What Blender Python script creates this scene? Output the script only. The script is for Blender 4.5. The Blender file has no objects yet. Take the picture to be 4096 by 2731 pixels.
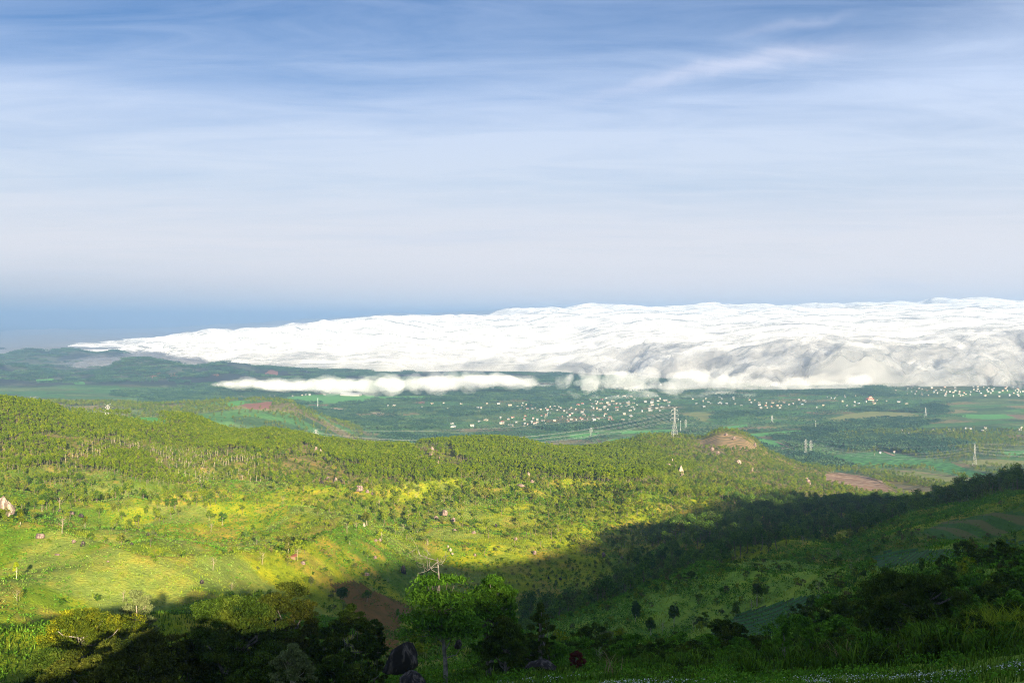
import bpy, math, random
import numpy as np
from mathutils import Vector, Matrix

rng = np.random.default_rng(7)
random.seed(7)
scene = bpy.context.scene
COL = scene.collection

# ---------------------------------------------------------------- camera
W_PX, H_PX, F_PX = 1024.0, 682.0, 1098.0
CAM_Z = 332.0                      # camera height above the valley floor (z = 0)
PITCH = math.atan(23.0 / F_PX)     # a little below the horizontal
cam_d = bpy.data.cameras.new('camera')
cam = bpy.data.objects.new('camera', cam_d)
COL.objects.link(cam)
cam_d.sensor_width = 36.0
cam_d.lens = F_PX / W_PX * 36.0
cam_d.clip_start = 0.5
cam_d.clip_end = 150000.0
cam.location = (0, 0, CAM_Z)
cam.rotation_euler = (math.pi / 2 - PITCH, 0, 0)
scene.camera = cam

# ---------------------------------------------------------------- sun, sky, exposure
SUN_EL = math.radians(13.5)
SUN_AZ = math.radians(163.0)       # clockwise from +Y: behind the camera, a little to its right
SUN = np.array([math.sin(SUN_AZ) * math.cos(SUN_EL), math.cos(SUN_AZ) * math.cos(SUN_EL), math.sin(SUN_EL)])
sd = bpy.data.lights.new('sun', 'SUN')
sd.energy = 5.0
sd.angle = math.radians(0.5)
sd.color = (1.0, 0.86, 0.62)
sun = bpy.data.objects.new('sun', sd)
COL.objects.link(sun)
sun.rotation_euler = Vector(SUN).to_track_quat('Z', 'Y').to_euler()
sun.location = (0, 0, 900)

scene.view_settings.view_transform = 'Standard'
scene.view_settings.look = 'None'
scene.view_settings.exposure = 1.75
scene.view_settings.gamma = 1.0
scene.view_settings.use_curve_mapping = False
scene.cycles.volume_bounces = 2
scene.cycles.max_bounces = 8
scene.cycles.diffuse_bounces = 3
scene.cycles.transmission_bounces = 4
scene.cycles.transparent_max_bounces = 16
scene.cycles.use_denoising = True
scene.cycles.denoising_prefilter = 'NONE'
scene.cycles.filter_width = 1.05


class NT:
    """small helper round a node tree"""
    def __init__(self, tree):
        self.t = tree
        tree.nodes.clear()

    def n(self, kind, **kw):
        nd = self.t.nodes.new(kind)
        for k, v in kw.items():
            if k.startswith('i_'):
                key = k[2:]
                key = int(key) if key.isdigit() else key
                self.set(nd, key, v)
            else:
                setattr(nd, k, v)
        return nd

    def set(self, nd, key, v):
        s = nd.inputs[key]
        if isinstance(v, bpy.types.NodeSocket):
            self.t.links.new(v, s)
        else:
            s.default_value = v

    def math(self, op, a, b=None, c=None, clamp=False):
        nd = self.t.nodes.new('ShaderNodeMath')
        nd.operation = op
        nd.use_clamp = clamp
        self.set(nd, 0, a)
        if b is not None:
            self.set(nd, 1, b)
        if c is not None:
            self.set(nd, 2, c)
        return nd.outputs[0]

    def mix(self, f, a, b, mode='MIX'):
        nd = self.t.nodes.new('ShaderNodeMix')
        nd.data_type = 'RGBA'
        nd.blend_type = mode
        self.set(nd, 0, f)
        self.set(nd, 6, a)
        self.set(nd, 7, b)
        return nd.outputs[2]

    def ramp(self, f, stops, interp='LINEAR'):
        nd = self.t.nodes.new('ShaderNodeValToRGB')
        cr = nd.color_ramp
        cr.interpolation = interp
        while len(cr.elements) < len(stops):
            cr.elements.new(0.5)
        for e, (p, c) in zip(cr.elements, stops):
            e.position = p
            e.color = c if len(c) == 4 else (*c, 1)
        self.set(nd, 0, f)
        return nd.outputs[0]

    def maprange(self, v, a, b, c, d, smooth=False):
        nd = self.t.nodes.new('ShaderNodeMapRange')
        if smooth:
            nd.interpolation_type = 'SMOOTHSTEP'
        for i, q in enumerate((v, a, b, c, d)):
            self.set(nd, i, q)
        return nd.outputs[0]

    def noise(self, vec, scale, detail=4, rough=0.5, dist=0.0, dim='3D'):
        nd = self.t.nodes.new('ShaderNodeTexNoise')
        nd.noise_dimensions = dim
        if vec is not None:
            self.set(nd, 'Vector', vec)
        nd.inputs['Scale'].default_value = scale
        nd.inputs['Detail'].default_value = detail
        nd.inputs['Roughness'].default_value = rough
        nd.inputs['Distortion'].default_value = dist
        return nd.outputs[0]


def g3(v):
    return (v, v, v, 1)


# world: Nishita sky behind a veil of thin high cloud
world = bpy.data.worlds.new('World')
scene.world = world
world.use_nodes = True
w = NT(world.node_tree)
sky = w.n('ShaderNodeTexSky', sky_type='NISHITA', sun_disc=False, sun_elevation=SUN_EL, sun_rotation=SUN_AZ,
          altitude=600.0, air_density=1.0, dust_density=0.6, ozone_density=2.5)
tc = w.n('ShaderNodeTexCoord')
sep = w.n('ShaderNodeSeparateXYZ', i_0=tc.outputs['Generated'])
X, Y, Z = sep.outputs
zc = w.math('MAXIMUM', Z, 0.0)
# the high cloud sheet: directions laid onto a plane overhead
den = w.math('ADD', zc, 0.055)
px_ = w.math('DIVIDE', X, den)
py_ = w.math('DIVIDE', Y, den)
plane = w.n('ShaderNodeCombineXYZ', i_0=px_, i_1=py_, i_2=0.0).outputs[0]
mp1 = w.n('ShaderNodeMapping', i_Vector=plane)
mp1.inputs['Rotation'].default_value = (0, 0, math.radians(-24))
mp1.inputs['Scale'].default_value = (0.36, 0.72, 1.0)
n1 = w.noise(mp1.outputs[0], 1.0, 9, 0.55, 0.5)
mp2 = w.n('ShaderNodeMapping', i_Vector=plane)
mp2.inputs['Location'].default_value = (3.3, 1.7, 0)
mp2.inputs['Rotation'].default_value = (0, 0, math.radians(-32))
mp2.inputs['Scale'].default_value = (1.2, 3.2, 1.0)
n2 = w.noise(mp2.outputs[0], 1.0, 10, 0.62, 0.8)
ang = w.math('ARCTAN2', X, Y)                       # azimuth, 0 = straight ahead
zv = w.math('SUBTRACT', zc, w.maprange(ang, 0.24, 0.46, 0, 0.045, True))
veil = w.ramp(zv, [(0.0, g3(1.0)), (0.05, g3(1.0)), (0.12, g3(0.93)), (0.16, g3(0.90)), (0.19, g3(0.72)), (0.212, g3(0.48)), (0.24, g3(0.32)), (0.28, g3(0.23)), (0.6, g3(0.35))])
a1 = w.math('MULTIPLY', w.math('SUBTRACT', n1, 0.5), 0.95)
a2 = w.math('MULTIPLY', w.math('SUBTRACT', n2, 0.5), 0.8)
amp = w.ramp(zc, [(0.0, g3(0.12)), (0.10, g3(0.45)), (0.2, g3(1.0)), (1.0, g3(1.0))])
vm = w.math('ADD', veil, w.math('MULTIPLY', amp, w.math('ADD', a1, a2)), clamp=True)
# one long pale streak of cirrus, high to the right
CIR = w.n('ShaderNodeCombineXYZ', i_0=X, i_1=Y, i_2=Z).outputs[0]
elv = w.math('ARCSINE', Z)
elv_w = w.math('ADD', elv, w.math('MULTIPLY', w.math('SUBTRACT', w.noise(CIR, 9.0, 6, 0.6, 0.4), 0.5), 0.035))
line = w.math('SUBTRACT', elv_w, w.math('MULTIPLY_ADD', ang, 0.20, 0.187))
line = w.math('SUBTRACT', line, w.math('MULTIPLY', w.math('MULTIPLY', ang, ang), -0.12))
band = w.math('DIVIDE', line, w.maprange(ang, 0.05, 0.3, 0.0035, 0.0095))
band = w.math('EXPONENT', w.math('MULTIPLY', w.math('MULTIPLY', band, band), -1.0))
band2 = w.math('DIVIDE', w.math('SUBTRACT', line, 0.024), 0.004)
band2 = w.math('EXPONENT', w.math('MULTIPLY', w.math('MULTIPLY', band2, band2), -1.0))
band2 = w.math('MULTIPLY', band2, w.math('MULTIPLY', w.maprange(ang, 0.17, 0.24, 0, 0.5, True), w.maprange(ang, 0.28, 0.34, 1, 0, True)))
band = w.math('ADD', band, band2)
ext = w.math('MULTIPLY', w.maprange(ang, 0.0, 0.18, 0, 1, True), w.maprange(ang, 0.25, 0.33, 1, 0.1, True))
cirrus = w.math('MULTIPLY', w.math('MULTIPLY', band, ext), w.math('MULTIPLY', n2, 1.25))
blue = w.mix(1.0, sky.outputs[0], (0.0145, 0.0215, 0.0305, 1), 'MULTIPLY')
cloudcol = w.ramp(zc, [(0.0, (0.29, 0.285, 0.29, 1)), (0.03, (0.285, 0.275, 0.287, 1)), (0.075, (0.252, 0.254, 0.275, 1)),
                       (0.12, (0.212, 0.237, 0.278, 1)), (0.2, (0.186, 0.222, 0.292, 1)), (1, (0.2, 0.238, 0.32, 1))])
c = w.mix(vm, blue, cloudcol)
c = w.mix(w.math('MULTIPLY', cirrus, 0.42), c, (0.30, 0.295, 0.33, 1))
# a bank of grey-blue weather low on the left, fading upwards and to the right
lft = w.maprange(ang, -0.62, 0.06, 1.0, 0.0, True)
n3v = w.n('ShaderNodeMapping', i_Vector=CIR)
n3v.inputs['Scale'].default_value = (2.2, 2.2, 22.0)
n3 = w.noise(n3v.outputs[0], 1.0, 6, 0.55, 0.3)
elv_n = w.math('ADD', elv, w.math('MULTIPLY', w.math('SUBTRACT', n3, 0.5), 0.05))
low = w.maprange(elv_n, -0.01, 0.072, 1.0, 0.0, True)
wx = w.math('MULTIPLY', w.math('MULTIPLY', lft, low), 0.95, clamp=True)
c = w.mix(wx, c, (0.135, 0.16, 0.20, 1))
# soft grey streaks on the right just above the cloud sea
st = w.math('MULTIPLY', w.maprange(n3, 0.56, 0.72, 0, 1, True), w.maprange(elv, 0.02, 0.16, 1, 0, True))
c = w.mix(w.math('MULTIPLY', st, 0.35), c, (0.17, 0.21, 0.28, 1))
bg = w.n('ShaderNodeBackground', i_Color=c)
bg.inputs['Strength'].default_value = 1.0
ow = w.n('ShaderNodeOutputWorld')
w.t.links.new(bg.outputs[0], ow.inputs[0])


# ---------------------------------------------------------------- tags
def tag(o, label=None, cat=None, group=None, kind=None):
    if label: o['label'] = label
    if cat: o['category'] = cat
    if group: o['group'] = group
    if kind: o['kind'] = kind
    return o


def mesh_np(name, V, F, mats=None, smooth=False, mat_idx=None):
    """V (n,3), F (m,k) with constant k -> mesh datablock"""
    me = bpy.data.meshes.new(name)
    V = np.asarray(V, np.float32); F = np.asarray(F, np.int32)
    m, k = F.shape
    me.vertices.add(len(V)); me.vertices.foreach_set('co', V.ravel())
    me.loops.add(m * k); me.loops.foreach_set('vertex_index', F.ravel())
    me.polygons.add(m)
    me.polygons.foreach_set('loop_start', np.arange(0, m * k, k, dtype=np.int32))
    try:
        me.polygons.foreach_set('loop_total', np.full(m, k, np.int32))
    except Exception:
        pass
    if mat_idx is not None:
        me.polygons.foreach_set('material_index', np.asarray(mat_idx, np.int32))
    me.polygons.foreach_set('use_smooth', np.full(m, smooth, bool))
    for mt in (mats or []):
        me.materials.append(mt)
    me.update(calc_edges=True)
    return me


def link(name, me, parent=None, loc=None):
    o = bpy.data.objects.new(name, me)
    COL.objects.link(o)
    if parent is not None: o.parent = parent
    if loc is not None: o.location = loc
    return o


def empty(name, loc, rz=0.0, s=1.0):
    o = bpy.data.objects.new(name, None)
    COL.objects.link(o)
    o.empty_display_size = 1.0
    o.location = loc; o.rotation_euler = (0, 0, rz)
    o.scale = (s, s, s) if np.isscalar(s) else s
    return o


# ---------------------------------------------------------------- noise
def _h(ix, iy, iz, seed):
    n = (ix.astype(np.int64) * 374761393 + iy.astype(np.int64) * 668265263 + iz.astype(np.int64) * 2147483647 + seed * 974634777) & 0xFFFFFFFF
    n = ((n ^ (n >> 13)) * 1274126177) & 0xFFFFFFFF
    n = (n ^ (n >> 16)) & 0xFFFFFFFF
    return n / 4294967295.0


def vnoise(x, y, z=None, seed=0):
    """smooth value noise, 0..1"""
    x = np.asarray(x, float); y = np.asarray(y, float)
    if z is None:
        ix = np.floor(x); iy = np.floor(y)
        fx = x - ix; fy = y - iy
        fx = fx * fx * fx * (fx * (fx * 6 - 15) + 10); fy = fy * fy * fy * (fy * (fy * 6 - 15) + 10)
        o = np.zeros_like(ix)
        a = _h(ix, iy, o, seed); b = _h(ix + 1, iy, o, seed); c_ = _h(ix, iy + 1, o, seed); d = _h(ix + 1, iy + 1, o, seed)
        return (a * (1 - fx) + b * fx) * (1 - fy) + (c_ * (1 - fx) + d * fx) * fy
    z = np.asarray(z, float)
    iz = np.floor(z); fz = z - iz; fz = fz * fz * (3 - 2 * fz)
    ix = np.floor(x); iy = np.floor(y)
    fx = x - ix; fy = y - iy
    fx = fx * fx * (3 - 2 * fx); fy = fy * fy * (3 - 2 * fy)
    r = 0
    for k in (0, 1):
        a = _h(ix, iy, iz + k, seed); b = _h(ix + 1, iy, iz + k, seed)
        c_ = _h(ix, iy + 1, iz + k, seed); d = _h(ix + 1, iy + 1, iz + k, seed)
        l = (a * (1 - fx) + b * fx) * (1 - fy) + (c_ * (1 - fx) + d * fx) * fy
        r = r + l * (fz if k else 1 - fz)
    return r


def fbm(x, y, z=None, oct=4, seed=0, gain=0.5):
    s = 0; a = 1; t = 0
    for i in range(oct):
        k = 2.03 ** i
        s = s + a * vnoise(x * k + 17.3 * i, y * k - 9.1 * i, None if z is None else z * k, seed + i)
        t += a; a *= gain
    return s / t


def billow(x, y, z=None, oct=4, seed=0, gain=0.5):
    """rounded tops, creased valleys: cauliflower"""
    s = 0; a = 1; t = 0
    for i in range(oct):
        k = 2.1 ** i
        n = vnoise(x * k + 7.3 * i, y * k - 3.1 * i, None if z is None else z * k, seed + i)
        s = s + a * (1 - np.sqrt(np.abs(2 * n - 1) + 1e-4)) if False else s + a * ((2 * n - 1) ** 2 + 0.012) ** 0.25
        t += a; a *= gain
    return s / t


def sstep(a, b, x):
    t = np.clip((x - a) / (b - a), 0, 1)
    return t * t * (3 - 2 * t)


# ---------------------------------------------------------------- seeing: pixels <-> places, used to survey the land
cp, sp_ = math.cos(PITCH), math.sin(PITCH)


def ray(U, V):
    a = (np.asarray(U, float) - 512) / F_PX; b = (341 - np.asarray(V, float)) / F_PX
    hy = cp + b * sp_; hx = a + 0 * b
    dz = -sp_ + b * cp
    return np.arctan2(hx, hy), dz / np.hypot(hx, hy)


def project(x, y, z):
    x = np.asarray(x, float); y = np.asarray(y, float); z = np.asarray(z, float) - CAM_Z
    d = y * cp - z * sp_
    u = y * sp_ + z * cp
    d = np.where(d < 0.1, 0.1, d)
    return 512 + F_PX * x / d, 341 - F_PX * u / d


def pchip(xk, yk, x):
    xk = np.asarray(xk, float); yk = np.asarray(yk, float)
    h = np.diff(xk); d = np.diff(yk) / h
    m = np.zeros(len(xk))
    m[0], m[-1] = d[0], d[-1]
    for i in range(1, len(xk) - 1):
        if d[i - 1] * d[i] > 0:
            w1 = 2 * h[i] + h[i - 1]; w2 = h[i] + 2 * h[i - 1]
            m[i] = (w1 + w2) / (w1 / d[i - 1] + w2 / d[i])
    x = np.clip(x, xk[0], xk[-1])
    i = np.clip(np.searchsorted(xk, x) - 1, 0, len(xk) - 2)
    t = (x - xk[i]) / h[i]
    return ((2 * t**3 - 3 * t**2 + 1) * yk[i] + (t**3 - 2 * t**2 + t) * h[i] * m[i]
            + (-2 * t**3 + 3 * t**2) * yk[i + 1] + (t**3 - t**2) * h[i] * m[i + 1])


# ---------------------------------------------------------------- the land
# survey lines across the view: (bearing mark U, elevation mark V, distance m), nearest line first
FLAT = None
LINES = [
    [(-150, 702, 4), (1180, 702, 4)],
    [(-150, 722, 48), (1180, 722, 48)],
    [(-150, 708, 78), (0, 706, 80), (200, 700, 90), (330, 690, 98), (443, 675, 104), (600, 667, 100), (750, 669, 95), (900, 665, 88), (1024, 657, 82), (1180, 645, 80)],
    [(-150, 672, 130), (0, 674, 140), (200, 676, 150), (330, 678, 160), (443, 672, 190), (600, 666, 190), (800, 655, 190), (900, 640, 180), (1024, 620, 170), (1180, 590, 170)],
    [(-150, 632, 240), (0, 632, 250), (200, 628, 280), (330, 622, 320), (443, 632, 340), (600, 632, 300), (750, 615, 310), (900, 590, 320), (1024, 560, 330), (1180, 530, 330)],
    [(-150, 588, 350), (0, 588, 360), (200, 588, 400), (330, 590, 430), (400, 596, 450), (480, 612, 460), (600, 598, 470), (700, 572, 560), (800, 545, 700), (870, 522, 880), (930, 512, 800), (1024, 494, 820), (1180, 470, 850)],
    [(-150, 540, 500), (0, 540, 500), (200, 545, 530), (330, 553, 540), (480, 570, 580), (600, 566, 590), (700, 548, 690), (800, 528, 880), (850, 518, 1020), (900, 512, 1150), (1024, 505, 1180), (1180, 500, 1180)],
    [(-150, 506, 740), (0, 508, 740), (200, 515, 750), (330, 502, 850), (430, 493, 900), (500, 488, 940), (600, 490, 1000), (700, 492, 1080), (780, 502, 1150), (850, 510, 1250), (900, 506, 1350), (1024, 499, 1500), (1180, 496, 1500)],
    [(-150, 482, 940), (0, 485, 940), (200, 492, 940), (330, 486, 1010), (500, 484, 1050), (600, 484, 1150), (700, 482, 1250), (780, 492, 1350), (850, 500, 1450), (900, 501, 1520), (1024, 494, 1700), (1180, 490, 1750)],
    [(-150, 440, 1150), (0, 443, 1150), (200, 455, 1150), (330, 462, 1200), (500, 462, 1280), (600, 466, 1420), (700, 463, 1600), (780, 474, 1720), (850, 484, 1780), (900, 492, 1760), (1024, 486, 1950), (1180, 480, 2000)],
    [(-150, 402, 1350), (0, 406, 1350), (50, 411, 1400), (65, 416, 1450), (100, 418, 1480), (150, 420, 1480), (185, 422, 1450), (215, 432, 1450), (240, 439, 1400), (270, 437, 1400), (300, 441, 1400), (330, 446, 1420), (400, 449, 1450), (440, 446, 1450), (500, 444, 1500), (580, 452, 1650), (620, 445, 1880), (650, 436, 1950), (675, 437, 1965), (700, 440, 1990), (722, 431, 2060), (745, 435, 2080), (770, 453, 2080), (800, 466, 2050), (850, 478, 2020), (900, 484, 2000), (1024, 482, 2100), (1180, 477, 2150)],
    [(-150, 428, 1900), (0, 428, 1900), (200, 436, 1950), (300, 446, 1950), (400, 455, 2000), (500, 458, 2100), (600, 462, 2330), (700, 462, 2450), (770, 463, 2480), (1180, 463, 2510)],
    [(-150, 432, 2350), (0, 432, 2350), (100, 430, 2350), (200, 436, 2400), (300, 443, 2500), (350, 446, 2750), (400, 446, 2848), (1180, 446, 2848)],
    [(-150, 404, 3000), (0, 404, 3000), (50, 402, 3000), (75, 405, 3000), (105, 404, 3000), (175, 402, 3000), (222, 400, 3000), (251, 399, 3000), (275, 401, 3000), (290, 402, 3000), (300, 408, 3000), (320, 416, 3010), (340, 424, 3050), (370, 433, 3150), (420, 431.5, 3210), (1180, 431.5, 3210)],
    [(-150, 416.5, 3700), (1180, 416.5, 3700)],
    [(-150, 396, 4600), (300, 397.2, 4600), (1180, 397.2, 4600)],
    [(-150, 384, 5300), (0, 384, 5300), (200, 385, 5300), (300, 386.8, 5300), (1180, 386.8, 5300)],
    [(-150, 366, 6500), (0, 369, 6500), (21, 368.6, 6500), (57, 370, 6500), (83, 373, 6500), (113, 368.6, 6500), (131, 362, 6500), (149, 362, 6500), (170, 364.5, 6500), (190, 368, 6500), (211, 366, 6500), (228, 364, 6500), (244, 366, 6500), (270, 368, 6500), (300, 370, 6500), (340, 372, 6500), (400, 374, 6500), (1180, 374, 6500)],
    [(-150, 367.3, 7400), (1180, 367.3, 7400)],
    [(-150, 352, 8600), (0, 356, 8600), (28, 349.5, 8600), (49, 353.5, 8600), (68, 350.5, 8600), (92, 353.2, 8600), (115, 348.5, 8600), (126, 353, 8600), (134, 356, 8600), (150, 359.5, 8600), (172, 360.4, 8600), (1180, 360.4, 8600)],
    [(-150, 352.7, 10500), (1180, 352.7, 10500)],
    [(-150, 324, 60000), (1180, 324, 60000)],
]
R_ROWS = np.concatenate([
    np.linspace(3, 48, 30, endpoint=False), np.linspace(48, 170, 90, endpoint=False),
    np.linspace(170, 420, 110, endpoint=False), np.linspace(420, 1000, 180, endpoint=False),
    np.linspace(1000, 2150, 260, endpoint=False), np.geomspace(2150, 5600, 230, endpoint=False),
    np.geomspace(5600, 9000, 110, endpoint=False), np.geomspace(9000, 60000, 40)])
UD = np.linspace(-75, 1099, 840)
TH_D = np.arctan((UD - 512) / F_PX)
side = np.radians(np.concatenate([np.linspace(0.6, 30, 30), np.linspace(34, 150, 44)]))
side = side[side + TH_D[-1] < math.pi - 0.03]
TH = np.concatenate([(TH_D[0] - side)[::-1], TH_D, TH_D[-1] + side])


def front_z():
    Uc = np.clip(512 + F_PX * np.tan(np.clip(TH, -0.56, 0.56)), -150, 1180)
    RK = []; ZK = []
    for ln in LINES:
        u, v, r = (np.array([p[i] for p in ln], float) for i in range(3))
        rr = np.exp(pchip(u, np.log(r), Uc)) if len(u) > 1 else np.full(len(Uc), r[0])
        vv = pchip(u, v, Uc)
        _, s = ray(Uc, vv)
        RK.append(rr); ZK.append(CAM_Z + rr * s)
    RK = np.array(RK); ZK = np.array(ZK)
    for i in range(1, len(RK)):
        RK[i] = np.maximum(RK[i], RK[i - 1] * 1.03)
    ZK = np.maximum(ZK, 0.0)
    Z = np.zeros((len(R_ROWS), len(TH)))
    lr = np.log(R_ROWS)
    for j in range(len(TH)):
        Z[:, j] = pchip(np.log(RK[:, j]), ZK[:, j], lr)
    return Z


RR, TT = np.meshgrid(R_ROWS, TH, indexing='ij')
XX = RR * np.sin(TT); YY = RR * np.cos(TT)
ZZ = front_z()
# relief: gullies and knolls on the slopes, slight swell on the valley floor
slope_w = sstep(2, 40, ZZ) * sstep(60, 260, RR) * (1 - sstep(1150, 1500, RR) * 0.75)
ridg = 1 - np.abs(2 * fbm(XX / 170 + 3, YY / 260, oct=3, seed=5) - 1) * 2.2
ZZ += slope_w * ((ridg - 0.45) * 19.0 * (1 - 0.4 * sstep(1000, 1400, RR)) + (fbm(XX / 60, YY / 60, oct=4, seed=11) - 0.5) * 9.0)
ZZ += sstep(150, 500, RR) * (fbm(XX / 14, YY / 14, oct=2, seed=12) - 0.5) * 1.6 * (RR < 2600)
ZZ += (1 - sstep(70, 250, RR)) * sstep(20, 60, RR) * (fbm(XX / 6, YY / 6, oct=3, seed=13) - 0.5) * 1.3
hill_far = sstep(2300, 2700, RR) * sstep(10, 60, ZZ)
ZZ += hill_far * (fbm(XX / 300, YY / 300, oct=4, seed=21) - 0.5) * 42
ZZ += sstep(5200, 5900, RR) * sstep(4, 30, ZZ) * (1 - np.abs(2 * fbm(XX / 620, YY / 620, oct=3, seed=23) - 1) * 2 - 0.4) * 22
ZZ += sstep(2300, 3200, RR) * (1 - hill_far) * (fbm(XX / 420, YY / 420, oct=3, seed=22) - 0.5) * 12 * (1 - sstep(9000, 20000, RR))
ZZ = np.maximum(ZZ, -2.0)
DIP = 18 * np.exp(-((XX + 72) / 46) ** 2 - (YY / 72) ** 2)      # unseen hollow added left of the viewpoint so sunlight reaches the slope
ZZ -= DIP


def H_lookup(Zg, x, y):
    x = np.asarray(x, float); y = np.asarray(y, float)
    r = np.hypot(x, y); t = np.arctan2(x, y)
    i = np.interp(r, R_ROWS, np.arange(len(R_ROWS))); j = np.interp(t, TH, np.arange(len(TH)))
    i0 = np.clip(i.astype(int), 0, len(R_ROWS) - 2); j0 = np.clip(j.astype(int), 0, len(TH) - 2)
    a = i - i0; b = j - j0
    return (Zg[i0, j0] * (1 - a) * (1 - b) + Zg[i0 + 1, j0] * a * (1 - b) + Zg[i0, j0 + 1] * (1 - a) * b + Zg[i0 + 1, j0 + 1] * a * b)


def H(x, y):
    return H_lookup(ZZ, x, y)


def hit(U, V, rmin=62.0, rmax=59000.0):
    """the place on the land seen at a mark; (x, y, z)"""
    t, s = ray(U, V)
    rr = np.concatenate([np.arange(rmin, 2600, 1.5), np.geomspace(2600, 59000, 900)])
    rr = rr[(rr >= rmin) & (rr <= rmax)]
    x = rr * math.sin(t); y = rr * math.cos(t)
    d = H(x, y) - (CAM_Z + rr * s)
    k = np.argmax(d > 0)
    if d[k] <= 0:
        k = int(np.argmax(d))
    return np.array([x[k], y[k], H(x[k], y[k])])


# behind the viewer the mountain keeps rising; its brow throws the shade that lies on the near slopes
BROW_R = 760.0
SHADE = [(-60, 700), (0, 678), (70, 645), (150, 612), (200, 596), (240, 586), (290, 583), (345, 580), (372, 563), (430, 556), (480, 566), (550, 571),
         (610, 562), (655, 545), (690, 515), (715, 497), (760, 492), (810, 497), (850, 516)]
brow = []
sh = SUN[:2] / np.hypot(*SUN[:2]); st_ = SUN[2] / np.hypot(*SUN[:2])
for (u, v) in SHADE:
    p = hit(u, v, 100)
    b_ = p[0] * sh[0] + p[1] * sh[1]; c_ = p[0]**2 + p[1]**2 - BROW_R**2
    tt = -b_ + math.sqrt(b_ * b_ - c_)
    q = p[:2] + sh * tt
    brow.append((math.atan2(q[0], q[1]) % (2 * math.pi), p[2] + tt * st_))
brow.sort()
bt = np.array([b[0] for b in brow]); bz = np.array([b[1] for b in brow])
print('BROW', [(round(math.degrees(a), 1), round(z)) for a, z in brow])
tm = TT % (2 * math.pi)
crest = np.interp(tm, bt, bz)
crest = np.where(tm < bt[0], bz[0] + (bt[0] - tm) * 260, crest)
crest = np.where(tm > bt[-1], np.maximum(bz[-1] - (tm - bt[-1]) * 200, 200), crest)
zb = (CAM_Z - 2.2) + (crest - CAM_Z + 2.2) * np.clip(RR / BROW_R, 0, 1) ** 1.25
zb = np.where(RR > BROW_R, crest - (RR - BROW_R) * 0.10, zb)
zb = np.maximum(zb, 0) - DIP
wf = 1 - sstep(math.radians(62), math.radians(105), np.abs(TT))
ZZ = ZZ * wf + zb * (1 - wf)


# ---------------------------------------------------------------- materials
def new_mat(name):
    m = bpy.data.materials.new(name)
    m.use_nodes = True
    return m, NT(m.node_tree)


def out_surf(nt, sh):
    o = nt.n('ShaderNodeOutputMaterial')
    nt.t.links.new(sh, o.inputs['Surface'])
    return o


def principled(nt, col, rough=0.85, bump=None, bstr=0.3, bdist=1.0, spec=0.25):
    p = nt.n('ShaderNodeBsdfPrincipled')
    nt.set(p, 'Base Color', col)
    nt.set(p, 'Roughness', rough)
    p.inputs['Specular IOR Level'].default_value = spec
    if bump is not None:
        b = nt.n('ShaderNodeBump')
        b.inputs['Strength'].default_value = bstr
        b.inputs['Distance'].default_value = bdist
        nt.set(b, 'Height', bump)
        nt.t.links.new(b.outputs[0], p.inputs['Normal'])
    return p.outputs[0]


def mat_ground():
    m, nt = new_mat('ground_cover')
    at = nt.n('ShaderNodeVertexColor', layer_name='cover').outputs[0]
    pos = nt.n('ShaderNodeNewGeometry').outputs['Position']
    a = nt.noise(pos, 0.9, 6, 0.65)
    b = nt.noise(pos, 0.11, 5, 0.6)
    d = nt.noise(pos, 0.018, 4, 0.55)
    f = nt.math('ADD', nt.math('MULTIPLY', a, 1.1), nt.math('ADD', nt.math('MULTIPLY', b, 1.1), nt.math('MULTIPLY', d, 0.6)))
    f = nt.maprange(f, 0.75, 2.05, 0.35, 1.7)
    g = nt.n('ShaderNodeCombineColor', i_0=f, i_1=f, i_2=f).outputs[0]
    c = nt.mix(1.0, at, g, 'MULTIPLY')
    warm = nt.mix(1.0, c, (1.35, 1.0, 0.75, 1), 'MULTIPLY')
    c = nt.mix(nt.maprange(b, 0.45, 0.7, 0, 1), c, warm)
    out_surf(nt, principled(nt, c, 0.95, nt.math('ADD', a, b), 0.7, 1.2, 0.1))
    return m


def mat_field(name, c1, c2, stripe=None, ang=0.0, c3=None, sc=0.05):
    m, nt = new_mat(name)
    pos = nt.n('ShaderNodeNewGeometry').outputs['Position']
    n1_ = nt.noise(pos, sc, 6, 0.65)
    n2_ = nt.noise(pos, sc * 9, 4, 0.6)
    f = nt.maprange(nt.math('ADD', nt.math('MULTIPLY', n1_, 0.6), nt.math('MULTIPLY', n2_, 0.4)), 0.36, 0.64, 0, 1)
    c = nt.mix(f, (*c1, 1), (*c2, 1))
    if stripe:
        mp = nt.n('ShaderNodeMapping', i_Vector=pos)
        mp.inputs['Rotation'].default_value = (0, 0, ang)
        wv = nt.n('ShaderNodeTexWave', wave_type='BANDS', bands_direction='Y')
        nt.t.links.new(mp.outputs[0], wv.inputs['Vector'])
        wv.inputs['Scale'].default_value = 0.314 / stripe
        wv.inputs['Distortion'].default_value = 2.5
        wv.inputs['Detail'].default_value = 3
        wv.inputs['Detail Scale'].default_value = 0.6
        c = nt.mix(nt.maprange(wv.outputs[1], 0.45, 0.75, 0, 0.9), c, (*(c3 or c2), 1))
    out_surf(nt, principled(nt, c, 0.95, n2_, 0.5, 1.0, 0.1))
    return m


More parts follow.
